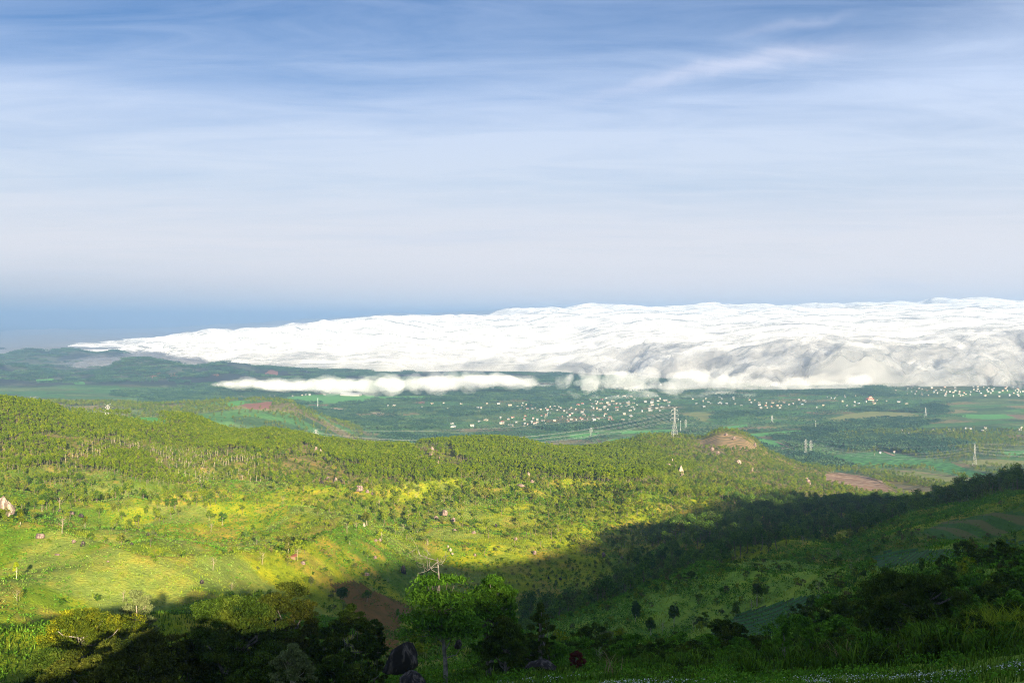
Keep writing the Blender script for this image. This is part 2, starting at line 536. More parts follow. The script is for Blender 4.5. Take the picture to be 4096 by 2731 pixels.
M = {}
M['ground'] = mat_ground()
M['crop'] = mat_field('green_crop', (0.11, 0.32, 0.08), (0.16, 0.42, 0.11))
M['crop_rows'] = mat_field('green_crop_rows', (0.10, 0.30, 0.08), (0.15, 0.40, 0.10), stripe=16, ang=math.radians(62), c3=(0.035, 0.085, 0.035))
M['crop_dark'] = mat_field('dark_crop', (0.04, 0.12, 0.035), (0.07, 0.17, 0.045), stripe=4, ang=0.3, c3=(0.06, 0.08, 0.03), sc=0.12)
M['pasture'] = mat_field('pasture', (0.20, 0.26, 0.07), (0.34, 0.31, 0.12), sc=0.02)
M['tan'] = mat_field('bare_tan_soil', (0.34, 0.22, 0.14), (0.24, 0.17, 0.09), sc=0.03)
M['sand'] = mat_field('pale_sand', (0.52, 0.40, 0.27), (0.36, 0.27, 0.16), sc=0.03)
M['red'] = mat_field('red_soil', (0.34, 0.15, 0.12), (0.26, 0.14, 0.10), sc=0.03)
M['terrace'] = mat_field('brown_terraces', (0.30, 0.15, 0.085), (0.20, 0.125, 0.06), stripe=17, ang=math.radians(6), c3=(0.46, 0.33, 0.22), sc=0.04)
M['terrace_hill'] = mat_field('tan_terraces', (0.42, 0.27, 0.14), (0.33, 0.21, 0.10), stripe=15, ang=math.radians(-22), c3=(0.14, 0.13, 0.05), sc=0.04)
M['scrub_tan'] = mat_field('scrubby_tan_soil', (0.36, 0.25, 0.14), (0.09, 0.13, 0.035), sc=0.035)
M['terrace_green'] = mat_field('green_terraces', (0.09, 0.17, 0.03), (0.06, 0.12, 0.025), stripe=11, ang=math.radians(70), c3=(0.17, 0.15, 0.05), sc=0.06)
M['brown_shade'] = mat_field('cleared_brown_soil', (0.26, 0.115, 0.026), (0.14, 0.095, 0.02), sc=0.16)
M['track'] = mat_field('dirt', (0.50, 0.35, 0.24), (0.38, 0.26, 0.17), sc=0.1)
M['asphalt'] = mat_field('grey_road', (0.17, 0.17, 0.17), (0.13, 0.13, 0.13), sc=0.1)

# fields, each surveyed as an outline (U, V) with a distance range
FIELDS = [
    ('crop', [(61, 414), (99, 415.5), (152, 416.5), (176, 420), (156, 424.5), (144, 425), (128.6, 422.5), (111, 420), (65.5, 416.5)], 1000, 1600),
    ('crop', [(565, 438), (572, 434), (600, 432), (597, 435), (582, 438.5)], 2100, 6000),
    ('crop', [(606, 439.5), (640, 435), (645, 437), (615, 441)], 2100, 6000),
    ('crop', [(620, 430.5), (675, 429), (675, 431.5), (622, 433.5)], 2100, 6000),
    ('crop', [(742, 434), (800, 429.5), (803, 431.5), (750, 437)], 2100, 6000),
    ('pasture', [(680, 414), (700, 411.5), (716, 414), (704, 421)], 2100, 6000),
    ('crop', [(718, 427), (748, 423.5), (748, 426), (722, 429)], 2100, 6000),
    ('crop_rows', [(819, 456.5), (849, 453), (880, 451), (900, 453), (913, 456.5), (936, 462), (951, 462), (963, 467), (996, 476.5), (995, 480), (978, 480.5), (954, 474), (925, 467), (896, 467), (855, 467), (841, 461)], 2050, 6000),
    ('crop', [(794, 451), (832, 448), (838, 451), (815, 454)], 2050, 6000),
    ('crop', [(754, 437), (782, 441), (790, 446), (768, 446)], 2100, 6000),
    ('tan', [(768, 447), (784, 446.5), (792, 450), (772, 450)], 2100, 6000),
    ('tan', [(760, 441.5), (785, 441), (794, 443.5), (775, 444)], 2100, 6000),
    ('pasture', [(855, 468.5), (905, 469.5), (948, 474), (975, 481), (977, 485), (948, 483.5), (925, 480), (907, 475), (866, 470.5)], 1500, 6000),
    ('terrace', [(825.7, 473), (841, 472), (866.5, 476.5), (881.6, 482), (890, 488), (904, 494.5), (878, 494), (859.5, 491.5), (843, 485.7), (825.7, 483.3)], 1300, 6000),
    ('scrub_tan', [(881.6, 481), (925, 487), (971, 490.3), (978, 494), (971, 498.5), (936, 497.3), (904, 494.4), (891, 487.5)], 1300, 6000),
    ('pasture', [(824.6, 419.3), (849, 413.4), (870, 411), (907, 412), (924.7, 415), (901, 417), (872, 418.7), (838.5, 421.6)], 2100, 6000),
    ('crop', [(959.7, 415.5), (966.7, 413.6), (1006, 414), (1015.6, 417.5), (990, 418.8), (967.8, 417.6)], 2100, 6000),
    ('tan', [(1006, 414), (1024, 414.5), (1040, 417.5), (1016, 417.5)], 2100, 6000),
    ('pasture', [(951.5, 462), (980, 459), (1000, 459), (1040, 461), (1040, 467), (997, 466), (977, 464.7)], 2050, 6000),
    ('crop', [(1000, 451), (1040, 450), (1040, 454), (1010, 455)], 2050, 6000),
    ('crop', [(285, 397), (332, 393), (374, 395), (373, 399.5), (355, 402.5), (303, 402.5)], 3400, 6000),
    ('crop', [(378, 396), (430, 395.5), (425, 398.5), (380, 399)], 3400, 6000),
    ('sand', [(320, 409), (335, 407), (352, 410), (340, 412)], 3100, 6000),
    ('sand', [(369, 411.5), (380, 411.5), (387, 413.5), (379, 414.5)], 3100, 6000),
    ('sand', [(469, 410.8), (483, 409.8), (481, 412)], 3100, 6000),
    ('red', [(411, 402), (424, 400.8), (424, 403.5)], 3100, 6000),
    ('red', [(463, 397), (480, 396.2), (479, 398.2)], 3100, 6000),
    ('red', [(305, 404.3), (330, 403.6), (345, 404.6), (325, 405.6)], 3100, 6000),
    ('red', [(149, 377), (155, 372.6), (160, 373), (157, 377.5)], 5300, 7000),
    ('red', [(169, 373.2), (175, 372.2), (180, 377.4), (171, 377.4)], 5300, 7000),
    ('red', [(264, 373.5), (270, 369), (278, 370.6), (278, 374.5), (270, 375)], 5300, 7000),
    ('red', [(211, 374), (218, 373), (219, 375.5)], 5300, 7000),
    ('crop', [(35, 379), (55, 378), (54, 382), (38, 382)], 5300, 7000),
    ('crop', [(72, 381.5), (84, 381), (86, 388), (80, 387)], 5300, 7000),
    ('crop', [(225, 402.5), (246, 399), (244, 404), (230, 406.5)], 2300, 3100),
    ('red', [(240, 404), (272, 401), (271, 408), (250, 409)], 2300, 3100),
    ('scrub_tan', [(160, 405), (180, 403.5), (190, 406), (168, 408)], 2300, 3100),
    ('terrace_hill', [(690, 444), (722, 433), (741, 436), (758, 447), (756, 451), (722, 448.5), (699, 446)], 1600, 2080),
    ('scrub_tan', [(700, 449), (722, 450.5), (728, 454), (712, 455.5), (702, 452)], 1500, 2080),
    ('scrub_tan', [(738, 452), (748, 453), (760, 457.5), (750, 457)], 1500, 2080),
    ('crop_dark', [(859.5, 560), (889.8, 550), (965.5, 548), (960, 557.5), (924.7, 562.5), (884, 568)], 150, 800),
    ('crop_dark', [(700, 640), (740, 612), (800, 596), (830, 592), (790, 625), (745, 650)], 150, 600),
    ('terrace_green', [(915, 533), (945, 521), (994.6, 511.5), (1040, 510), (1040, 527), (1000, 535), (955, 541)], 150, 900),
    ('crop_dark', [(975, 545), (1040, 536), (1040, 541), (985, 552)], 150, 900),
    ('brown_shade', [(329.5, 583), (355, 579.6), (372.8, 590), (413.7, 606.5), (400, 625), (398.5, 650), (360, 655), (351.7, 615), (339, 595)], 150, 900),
]


def in_poly(px, py, poly):
    inside = np.zeros(px.shape, bool)
    n = len(poly)
    for i in range(n):
        x1, y1 = poly[i]; x2, y2 = poly[(i + 1) % n]
        if y1 == y2:
            continue
        c_ = ((y1 > py) != (y2 > py)) & (px < (x2 - x1) * (py - y1) / (y2 - y1) + x1)
        inside ^= c_
    return inside


FRONT = np.abs(TT) < 0.56
PU, PV = project(XX, YY, ZZ)


def field_mask(x, y, z=None):
    """True where a field lies (so that no wild plants grow there)"""
    x = np.asarray(x, float); y = np.asarray(y, float)
    if z is None: z = H(x, y)
    u, v = project(x, y, z)
    r = np.hypot(x, y)
    m_ = np.zeros(x.shape, bool)
    for (mt, poly, r0, r1) in FIELDS:
        ok = (r > r0) & (r < r1)
        m_ |= ok & in_poly(u, v, poly)
    return m_


# land cover colour (soil and low growth, with haze blue painted in far off)
def cover_colour(x, y, z, u, v):
    r = np.hypot(x, y)
    c = np.zeros(x.shape + (3,))
    big = fbm(x / 90, y / 90, oct=4, seed=31)
    fine = fbm(x / 17, y / 17, oct=3, seed=32)
    grass = np.array([0.26, 0.31, 0.012]); deep = np.array([0.12, 0.20, 0.016]); dry = np.array([0.34, 0.26, 0.05])
    pale = np.array([0.20, 0.25, 0.05])
    t = sstep(0.40, 0.62, big)[..., None]
    c[:] = grass * (1 - t) + deep * t
    # the knoll on the left is a deeper green; the hillside right of the view too
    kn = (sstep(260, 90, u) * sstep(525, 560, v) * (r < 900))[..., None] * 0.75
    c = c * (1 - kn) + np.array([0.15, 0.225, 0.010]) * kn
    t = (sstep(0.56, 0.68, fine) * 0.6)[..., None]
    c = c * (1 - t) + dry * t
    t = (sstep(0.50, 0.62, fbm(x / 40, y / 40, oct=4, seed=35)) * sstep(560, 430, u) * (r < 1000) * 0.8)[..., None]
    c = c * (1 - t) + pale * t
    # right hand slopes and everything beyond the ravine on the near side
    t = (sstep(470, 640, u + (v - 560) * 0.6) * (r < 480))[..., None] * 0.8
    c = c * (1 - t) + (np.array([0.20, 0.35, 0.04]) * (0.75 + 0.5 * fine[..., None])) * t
    # woodland floor
    t = (sstep(930, 1060, r) * 0.92)[..., None]
    fl = np.array([0.12, 0.135, 0.02]) * (1 - sstep(0.45, 0.6, fine)[..., None]) + np.array([0.24, 0.20, 0.07]) * sstep(0.45, 0.6, fine)[..., None]
    c = c * (1 - t) + fl * t
    # valley and beyond
    t = sstep(2080, 2300, r)[..., None]
    vb = fbm(x / 160, y / 60, oct=4, seed=41)[..., None]
    val = np.array([0.045, 0.095, 0.045]) * (1 - sstep(0.5, 0.62, vb)) + np.array([0.17, 0.26, 0.10]) * sstep(0.5, 0.62, vb)
    a_, b_ = x * math.cos(0.28) + y * math.sin(0.28), -x * math.sin(0.28) + y * math.cos(0.28)
    jy = np.floor(b_ / 95); jx = np.floor(a_ / 165 + 0.5 * jy)
    hsh = _h(jx, jy, jx * 0, 77)[..., None]
    pal = np.where(hsh < 0.35, np.array([0.10, 0.27, 0.08]), np.where(hsh < 0.6, np.array([0.16, 0.24, 0.09]), np.where(hsh < 0.72, np.array([0.30, 0.24, 0.13]), np.array([0.07, 0.15, 0.06]))))
    val = val * 0.35 + pal * 0.65
    c = c * (1 - t) + val * t
    t = sstep(5000, 5500, r)[..., None]
    vb = fbm(x / 300, y / 300, oct=5, seed=43)[..., None]
    far = np.array([0.04, 0.055, 0.062]) * (1 - sstep(0.45, 0.6, vb)) + np.array([0.10, 0.13, 0.10]) * sstep(0.45, 0.6, vb)  # far hills: blue of the haze mixed into the ground colour
    return c * (1 - t) + far * t


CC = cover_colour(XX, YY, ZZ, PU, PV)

nr, nc = RR.shape
idx = np.arange(nr * nc).reshape(nr, nc)
quad = np.stack([idx[:-1, :-1], idx[1:, :-1], idx[1:, 1:], idx[:-1, 1:]], -1)
quad = quad[:, :, ::-1].reshape(-1, 4)
wrap = np.stack([idx[:-1, -1], idx[1:, -1], idx[1:, 0], idx[:-1, 0]], -1)[:, ::-1]
fr = RR[:-1, :-1].ravel()
ffront = FRONT[:-1, :-1].ravel()
fu = (0.25 * (PU[:-1, :-1] + PU[1:, :-1] + PU[:-1, 1:] + PU[1:, 1:])).ravel()
fv = (0.25 * (PV[:-1, :-1] + PV[1:, :-1] + PV[:-1, 1:] + PV[1:, 1:])).ravel()
own = np.full(len(quad), -1)
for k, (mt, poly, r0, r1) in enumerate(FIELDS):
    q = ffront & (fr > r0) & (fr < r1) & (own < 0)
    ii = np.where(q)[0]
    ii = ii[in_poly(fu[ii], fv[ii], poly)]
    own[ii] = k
PTS = np.stack([XX, YY, ZZ], -1).reshape(-1, 3)
CV = np.concatenate([CC.reshape(-1, 3), np.ones((nr * nc, 1))], 1)
# the hole under the viewer's feet
cz = PTS[idx[0]].mean(0)


def submesh(name, F, mats, colour=True):
    vs, inv = np.unique(F, return_inverse=True)
    me = mesh_np(name, PTS[vs], inv.reshape(F.shape), mats, smooth=True)
    if colour:
        ca = me.color_attributes.new('cover', 'FLOAT_COLOR', 'POINT')
        ca.data.foreach_set('color', CV[vs].astype(np.float32).ravel())
    return me


gF = np.concatenate([quad[own < 0], wrap])
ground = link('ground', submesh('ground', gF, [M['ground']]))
tag(ground, kind='structure')
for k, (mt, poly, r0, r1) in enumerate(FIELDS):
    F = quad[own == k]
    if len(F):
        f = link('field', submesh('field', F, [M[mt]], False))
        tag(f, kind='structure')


def ribbon(name, pts, width, mat, rmin=1500, lift=0.7):
    P = np.array([hit(u, v, rmin) for u, v in pts])[:, :2]
    seg = [P[0]]
    for a, b in zip(P[:-1], P[1:]):
        n = max(2, int(np.hypot(*(b - a)) / 14))
        seg += [a + (b - a) * t for t in np.linspace(0, 1, n + 1)[1:]]
    S = np.array(seg)
    for _ in range(6):
        S[1:-1] = (S[:-2] + 2 * S[1:-1] + S[2:]) / 4
    T = np.gradient(S, axis=0); T /= np.linalg.norm(T, axis=1)[:, None] + 1e-9
    N = np.stack([-T[:, 1], T[:, 0]], 1)
    L = S + N * width / 2; R_ = S - N * width / 2
    V = np.concatenate([np.c_[L, H(L[:, 0], L[:, 1]) + lift], np.c_[R_, H(R_[:, 0], R_[:, 1]) + lift]])
    n = len(S)
    i = np.arange(n - 1)
    F = np.stack([i, i + 1, i + 1 + n, i + n], 1)[:, ::-1]
    o = link(name, mesh_np(name, V, F, [mat]))
    tag(o, kind='structure')
    return o


ribbon('dirt_track', [(846.7, 438.5), (858, 442), (866.5, 445.5), (881, 450), (894.5, 455.4)], 7, M['track'])
ribbon('dirt_track', [(776, 441.5), (790, 447), (803, 453.5)], 7, M['track'])
ribbon('dirt_track', [(861, 469), (900, 470.5), (940, 474.5), (990, 481)], 6, M['track'], 2000)
ribbon('road', [(780, 445), (806, 445.2), (840, 446.3), (885, 447.3)], 8, M['asphalt'])
ribbon('dirt_track', [(740, 430.5), (770, 429.3), (801, 429)], 8, M['track'])
ribbon('dirt_track', [(835, 473.3), (852, 473.8), (868, 476.6), (884, 482.5)], 9, M['track'], 1600)
ribbon('dirt_track', [(888, 487), (905, 488), (940, 491), (972, 491.5)], 7, M['track'], 1400)

# ---------------------------------------------------------------- haze in the air
hz = bpy.data.materials.new('haze'); hz.use_nodes = True
nt = NT(hz.node_tree)
pv = nt.n('ShaderNodeVolumePrincipled')
pv.inputs['Color'].default_value = (0.43, 0.65, 0.96, 1)
pv.inputs['Density'].default_value = 9.0e-5
pv.inputs['Anisotropy'].default_value = 0.35
o_ = nt.n('ShaderNodeOutputMaterial')
nt.t.links.new(pv.outputs[0], o_.inputs['Volume'])
E = 66000.0
zb0, zt0 = -6.0, 560.0
V = [(x, y, z) for z in (zb0, zt0) for x, y in ((-E, -E), (E, -E), (E, E), (-E, E))]
F = [(3, 2, 1, 0), (4, 5, 6, 7), (0, 1, 5, 4), (1, 2, 6, 5), (2, 3, 7, 6), (3, 0, 4, 7)]
haze = link('haze', mesh_np('haze', V, F, [hz]))
tag(haze, 'pale blue haze filling the air over the valley', kind='stuff')


# ---------------------------------------------------------------- fog and low cloud
def mat_cloud_core():
    m, nt = new_mat('dense_cloud')
    d = nt.n('ShaderNodeBsdfDiffuse'); d.inputs['Color'].default_value = (0.56, 0.55, 0.55, 1)
    t = nt.n('ShaderNodeBsdfTranslucent'); t.inputs['Color'].default_value = (0.56, 0.55, 0.55, 1)
    mx = nt.n('ShaderNodeMixShader'); mx.inputs[0].default_value = 0.4
    nt.t.links.new(d.outputs[0], mx.inputs[1]); nt.t.links.new(t.outputs[0], mx.inputs[2])
    out_surf(nt, mx.outputs[0])
    return m


def mat_mist(name, dens, g=-0.35, col=(0.97, 0.97, 0.98, 1)):
    m = bpy.data.materials.new(name); m.use_nodes = True
    nt = NT(m.node_tree)
    v = nt.n('ShaderNodeVolumePrincipled')
    v.inputs['Color'].default_value = col
    v.inputs['Density'].default_value = dens
    v.inputs['Anisotropy'].default_value = g
    o = nt.n('ShaderNodeOutputMaterial')
    nt.t.links.new(v.outputs[0], o.inputs['Volume'])
    return m


def mat_veil(name, a, sc):
    """mist layer: patchy, mostly see-through"""
    m, nt = new_mat(name)
    d = nt.n('ShaderNodeBsdfDiffuse'); d.inputs['Color'].default_value = (0.56, 0.55, 0.55, 1)
    t = nt.n('ShaderNodeBsdfTranslucent'); t.inputs['Color'].default_value = (0.56, 0.55, 0.55, 1)
    mx = nt.n('ShaderNodeMixShader'); mx.inputs[0].default_value = 0.5
    nt.t.links.new(d.outputs[0], mx.inputs[1]); nt.t.links.new(t.outputs[0], mx.inputs[2])
    pos = nt.n('ShaderNodeNewGeometry').outputs['Position']
    n_ = nt.noise(pos, sc, 7, 0.62, 0.6)
    al = nt.maprange(n_, 0.36, 0.70, 0.0, a, True)
    sp = nt.n('ShaderNodeSeparateXYZ', i_0=pos)
    al = nt.math('MULTIPLY', al, nt.maprange(sp.outputs[2], 3.0, 60.0, 0.0, 1.0, True))
    tr = nt.n('ShaderNodeBsdfTransparent')
    m2 = nt.n('ShaderNodeMixShader'); nt.set(m2, 0, al)
    nt.t.links.new(tr.outputs[0], m2.inputs[1]); nt.t.links.new(mx.outputs[0], m2.inputs[2])
    out_surf(nt, m2.outputs[0])
    return m


for k_, (a_, sc_) in enumerate(((0.85, 0.009), (0.65, 0.007), (0.45, 0.0055), (0.30, 0.0045))):
    M['veil%d' % k_] = mat_veil('mist_layer', a_, sc_)
M['core'] = mat_cloud_core()
M['mist'] = mat_mist('cloud_edge_mist', 0.0085)
M['wisp'] = mat_mist('thin_fog', 0.0042)
M['wisp_thin'] = mat_mist('faint_fog', 0.002)


def shell(name, U0, U1, nu, RF, RT, ZF, ZT, edge, amp, mat, lift=0.0, skirt=0.0, seed=3, nrw=330, floor=4.0, wl=1.0, parent=None, taper=(25, 25), closed=True, fine=1.0):
    """a sheet of low cloud: front edge at RF(U), highest at RT(U), top heights ZF..ZT; closed below"""
    U = np.linspace(U0, U1, nu); th = np.arctan((U - 512) / F_PX)
    rf = RF(U) - skirt; rt = RT(U)
    s = np.linspace(0, 1, nrw) ** 1.6
    Rg = rf[None, :] + (rt * 1.35 - rf)[None, :] * s[:, None]
    x = Rg * np.sin(th)[None, :]; y = Rg * np.cos(th)[None, :]
    # ragged front
    q = (Rg - rf[None, :]) + (fbm(x / 420 * wl, y / 420 * wl, oct=4, seed=seed + 9) - 0.5) * 1.5 * edge
    q = q + sstep(540, 640, U)[None, :] * (fbm(x / 700, y / 700, oct=5, seed=seed + 11, gain=0.62) - 0.5) * 2400 * (edge > 500) * (1 - sstep(1200, 2600, Rg - rf[None, :]))
    rise = np.clip(q / edge, 0, 1) ** 0.62
    q2 = np.clip((Rg - rf[None, :]) / (rt - rf)[None, :], 0, 1)
    base = ZF(U)[None, :] + (ZT(U) - ZF(U))[None, :] * q2 ** 0.85
    post = 1 - 0.9 * sstep(1.0, 1.33, Rg / rt[None, :])
    l0 = 1.0 + 0.6 * q2
    b = (billow(x / 780 * wl / l0, y / 520 * wl / l0, oct=3, seed=seed) - 0.50) * 1.5 + (billow(x / 330 * wl / l0, y / 300 * wl / l0, oct=3, seed=seed + 5, gain=0.5) - 0.54) * (0.9 + 1.2 * q2)
    z = (base + amp * b * (0.55 + 0.7 * q2)) * rise * post
    z = z + fine * (billow(x / (80 * (1 + 2.5 * q2)), y / (80 * (1 + 2.5 * q2)), oct=3, seed=seed + 40, gain=0.5) - 0.45) * 11 * (1 + 1.0 * q2) * rise
    tl = sstep(U0, U0 + taper[0], U) * sstep(U1, U1 - taper[1], U)
    z = z * tl[None, :] + lift * (rise > 0.02)
    # overhang: push the lumps sideways a little with height
    bx = (fbm(x / 130 * wl, y / 130 * wl, oct=3, seed=seed + 21) - 0.5) * 90
    x = x + bx * rise; y = y + (fbm(x / 120 * wl, y / 120 * wl, oct=3, seed=seed + 22) - 0.5) * 90 * rise
    zg = H(x, y)
    zt = np.maximum(z, floor)
    zt = np.where(rise <= 0.02, -3.0 + 0 * zt, zt)
    zbm = np.full_like(zt, -4.0 - lift * 0.02)
    n0, n1_ = zt.shape
    top = np.stack([x, y, zt], -1).reshape(-1, 3); bot = np.stack([x, y, zbm], -1).reshape(-1, 3)
    id_ = np.arange(n0 * n1_).reshape(n0, n1_)
    ft = np.stack([id_[:-1, :-1], id_[:-1, 1:], id_[1:, 1:], id_[1:, :-1]], -1).reshape(-1, 4)
    fb = ft[:, ::-1] + n0 * n1_
    K = n0 * n1_
    def strip(a):
        return np.stack([a[:-1], a[:-1] + K, a[1:] + K, a[1:]], -1)
    F = ft if not closed else np.concatenate([ft, fb, strip(id_[0]), strip(id_[:, -1]), strip(id_[-1][::-1]), strip(id_[:, 0][::-1])])
    me = mesh_np(name, np.concatenate([top, bot]), F, [mat], smooth=True)
    return link(name, me, parent)


def UI(*p):
    a = np.array(p, float)
    return lambda U: pchip(a[:, 0], a[:, 1], U)


def ZS(rfun, *p):
    """height from elevation marks at the distance rfun"""
    a = np.array(p, float)
    def f(U):
        v = pchip(a[:, 0], a[:, 1], U)
        _, s = ray(U, v)
        return CAM_Z + rfun(U) * s
    return f


RF1 = UI((-120, 9300), (90, 9300), (130, 9000), (150, 8300), (185, 7500), (260, 7300), (320, 7000), (560, 6850), (620, 6300), (680, 5700), (720, 5520), (800, 5350), (900, 5350), (1024, 5420), (1500, 5500))
RT1 = UI((-120, 11500), (100, 11500), (200, 11500), (400, 13500), (560, 15000), (1500, 16500))
ZF1 = ZS(lambda U: RF1(U) + 350, (-120, 356), (90, 356), (130, 354), (150, 356), (185, 360), (260, 361), (320, 363), (560, 363), (640, 360), (700, 362), (800, 352), (900, 356), (1024, 352), (1500, 350))
ZT1 = ZS(RT1, (-120, 355), (40, 356), (70, 352.5), (93, 351), (115, 348.5), (134, 347.5), (149, 344.5), (193, 342), (216, 338.5), (268, 336), (295, 331), (342, 326.5), (376, 321), (402, 320), (441, 322), (489, 318.5), (518, 315), (556, 311.5), (650, 310.5), (777, 311), (849, 310), (920, 307.5), (981, 305.5), (1024, 306.5), (1500, 304))
SEA = dict(seed=3, floor=2.0)
sea = shell('cloud_sea', 60, 1250, 1150, RF1, RT1, ZF1, ZT1, 620, 62, M['core'], nrw=640, closed=False, **SEA)
tag(sea, 'broad white sea of low cloud lying over the far valley', kind='stuff')
for k_, (lf, sk) in enumerate(((9, 60), (20, 160), (40, 420))):
    sm = shell('cloud_veil', 58 - 4 * k_, 1255, 900, RF1, RT1, ZF1, ZT1, 620, 62, M['veil%d' % k_], lift=lf, skirt=sk, nrw=520, closed=False, **SEA)
    tag(sm, 'thin torn outer layer of mist on the white cloud sea', kind='stuff')
seam = shell('cloud_sea_mist', 52, 1260, 420, RF1, RT1, ZF1, ZT1, 620, 62, M['mist'], lift=42.0, skirt=80, nrw=240, **SEA)
tag(seam, 'soft white mist around the cloud sea', kind='stuff')
# a tongue of fog lying between the two lines of hills on the left
RFT = UI((-120, 6950), (1500, 6950)); RTT = UI((-120, 8000), (1500, 8000))
ZFT = ZS(lambda U: RFT(U) + 300, (-120, 374), (10, 372), (45, 368), (74, 365), (97, 362), (126, 361), (149, 359), (200, 361), (1500, 361))
ZTT = ZS(RTT, (-120, 374), (10, 371), (21, 368.5), (45, 366), (74, 363.4), (97, 360.6), (126, 359.3), (149, 357), (200, 358), (1500, 360))
tng = shell('fog_tongue', 14, 215, 260, RFT, RTT, ZFT, ZTT, 400, 14, M['core'], seed=53, nrw=120, closed=False, floor=-4, taper=(60, 20))
tag(tng, 'tongue of white fog lying between the two lines of blue hills on the left', 'fog bank')
for k_, (lf, sk) in enumerate(((8, 60), (18, 120))):
    sm = shell('fog_tongue_veil', 10, 217, 220, RFT, RTT, ZFT, ZTT, 400, 14, M['veil%d' % (k_ + 1)], lift=lf, skirt=sk, seed=53, nrw=110, closed=False, floor=-4, taper=(60, 20))
    tag(sm, 'thin mist over the fog tongue between the blue hills', kind='stuff')
RF2 = UI((-120, 9500), (115, 9500), (190, 17500), (1500, 17500)); RT2 = UI((-120, 24000), (1500, 24000))
ZF2 = ZS(RF2, (-120, 353), (115, 351), (200, 333), (400, 322), (700, 318), (1500, 316))
ZT2 = ZS(RT2, (-120, 333), (40, 331), (130, 332), (200, 329), (300, 322), (380, 316.5), (470, 312.5), (550, 309.5), (700, 309), (1500, 308))
sea2 = shell('distant_cloud', -110, 620, 380, RF2, RT2, ZF2, ZT2, 600, 70, M['core'], seed=33, nrw=120, wl=0.4, taper=(200, 60), closed=False)
tag(sea2, 'far grey-blue layer of low cloud beyond the white cloud sea on the left', kind='stuff')


# ---------------------------------------------------------------- leaves, bark, rock
def mat_leaf(name, cols, trans=0.3, scale=0.8, var=0.35, by_obj=True):
    """cols: a few leaf colours, picked per plant and mottled inside it"""
    m, nt = new_mat(name)
    rnd = nt.n('ShaderNodeObjectInfo').outputs['Random']
    pos = nt.n('ShaderNodeNewGeometry').outputs['Position']
    nz = nt.noise(pos, scale, 3, 0.6)
    f = nt.math('ADD', rnd, nt.math('MULTIPLY', nt.math('SUBTRACT', nz, 0.5), 1.3)) if by_obj else nt.maprange(nz, 0.3, 0.7, 0, 1)
    k = len(cols)
    c = nt.ramp(f, [(i / (k - 1), (*cc, 1)) for i, cc in enumerate(cols)])
    rpi = nt.n('ShaderNodeNewGeometry').outputs['Random Per Island']
    b = nt.maprange(rpi, 0, 1, 1 - var, 1 + var)
    c = nt.mix(1.0, c, nt.n('ShaderNodeCombineColor', i_0=b, i_1=b, i_2=b).outputs[0], 'MULTIPLY')
    d = nt.n('ShaderNodeBsdfDiffuse'); nt.set(d, 'Color', c)
    t = nt.n('ShaderNodeBsdfTranslucent'); nt.set(t, 'Color', c)
    mx = nt.n('ShaderNodeMixShader'); mx.inputs[0].default_value = trans
    nt.t.links.new(d.outputs[0], mx.inputs[1]); nt.t.links.new(t.outputs[0], mx.inputs[2])
    out_surf(nt, mx.outputs[0])
    return m


def mat_simple(name, c1, c2, sc=1.0, rough=0.9, spec=0.2, detail=5, bstr=0.3):
    m, nt = new_mat(name)
    pos = nt.n('ShaderNodeTexCoord').outputs['Object']
    n_ = nt.noise(pos, sc, detail, 0.6)
    c = nt.mix(nt.maprange(n_, 0.4, 0.62, 0, 1), (*c1, 1), (*c2, 1))
    out_surf(nt, principled(nt, c, rough, n_, bstr, 0.1, spec))
    return m


M['leaf_pl'] = mat_leaf('plantation_leaves', [(0.08, 0.135, 0.004), (0.145, 0.205, 0.004), (0.11, 0.165, 0.005), (0.21, 0.25, 0.006)])
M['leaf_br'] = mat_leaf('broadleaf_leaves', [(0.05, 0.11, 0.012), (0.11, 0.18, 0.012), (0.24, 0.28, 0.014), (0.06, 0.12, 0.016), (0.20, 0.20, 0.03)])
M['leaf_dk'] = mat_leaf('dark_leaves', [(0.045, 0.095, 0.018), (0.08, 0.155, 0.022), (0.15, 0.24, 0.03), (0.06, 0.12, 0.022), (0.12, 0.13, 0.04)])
M['leaf_sh'] = mat_leaf('shrub_leaves', [(0.05, 0.11, 0.010), (0.13, 0.20, 0.012), (0.25, 0.29, 0.016), (0.08, 0.13, 0.03), (0.19, 0.15, 0.05)])
M['leaf_yl'] = mat_leaf('yellow_leaves', [(0.20, 0.27, 0.01), (0.28, 0.33, 0.012)], by_obj=False)
M['leaf_rd'] = mat_leaf('red_brown_leaves', [(0.10, 0.025, 0.018), (0.16, 0.04, 0.025)], by_obj=False)
M['leaf_olive'] = mat_leaf('olive_flowering_leaves', [(0.035, 0.055, 0.010), (0.085, 0.105, 0.014), (0.19, 0.19, 0.03)], by_obj=False, scale=0.5, var=0.5)
M['leaf_sunlit'] = mat_leaf('sunlit_gold_leaves', [(0.15, 0.18, 0.010), (0.06, 0.09, 0.010), (0.32, 0.31, 0.012)], by_obj=False, scale=0.45, var=0.5)  # gold of the low sun raised in the leaf colour itself
M['leaf_deep'] = mat_leaf('deep_green_leaves', [(0.03, 0.062, 0.009), (0.065, 0.11, 0.014), (0.13, 0.165, 0.02)], by_obj=False, scale=0.5, var=0.5)
M['leaf_fresh'] = mat_leaf('fresh_green_leaves', [(0.05, 0.13, 0.012), (0.10, 0.23, 0.018), (0.18, 0.34, 0.03)], by_obj=False, scale=0.6, var=0.45)
M['leaf_pale'] = mat_leaf('pale_green_leaves', [(0.13, 0.17, 0.055), (0.20, 0.22, 0.08)], by_obj=False, var=0.4)
M['leaf_valley'] = mat_leaf('valley_wood_leaves', [(0.028, 0.075, 0.048), (0.042, 0.10, 0.06), (0.085, 0.155, 0.07)], trans=0.2, scale=0.012, var=0.45)
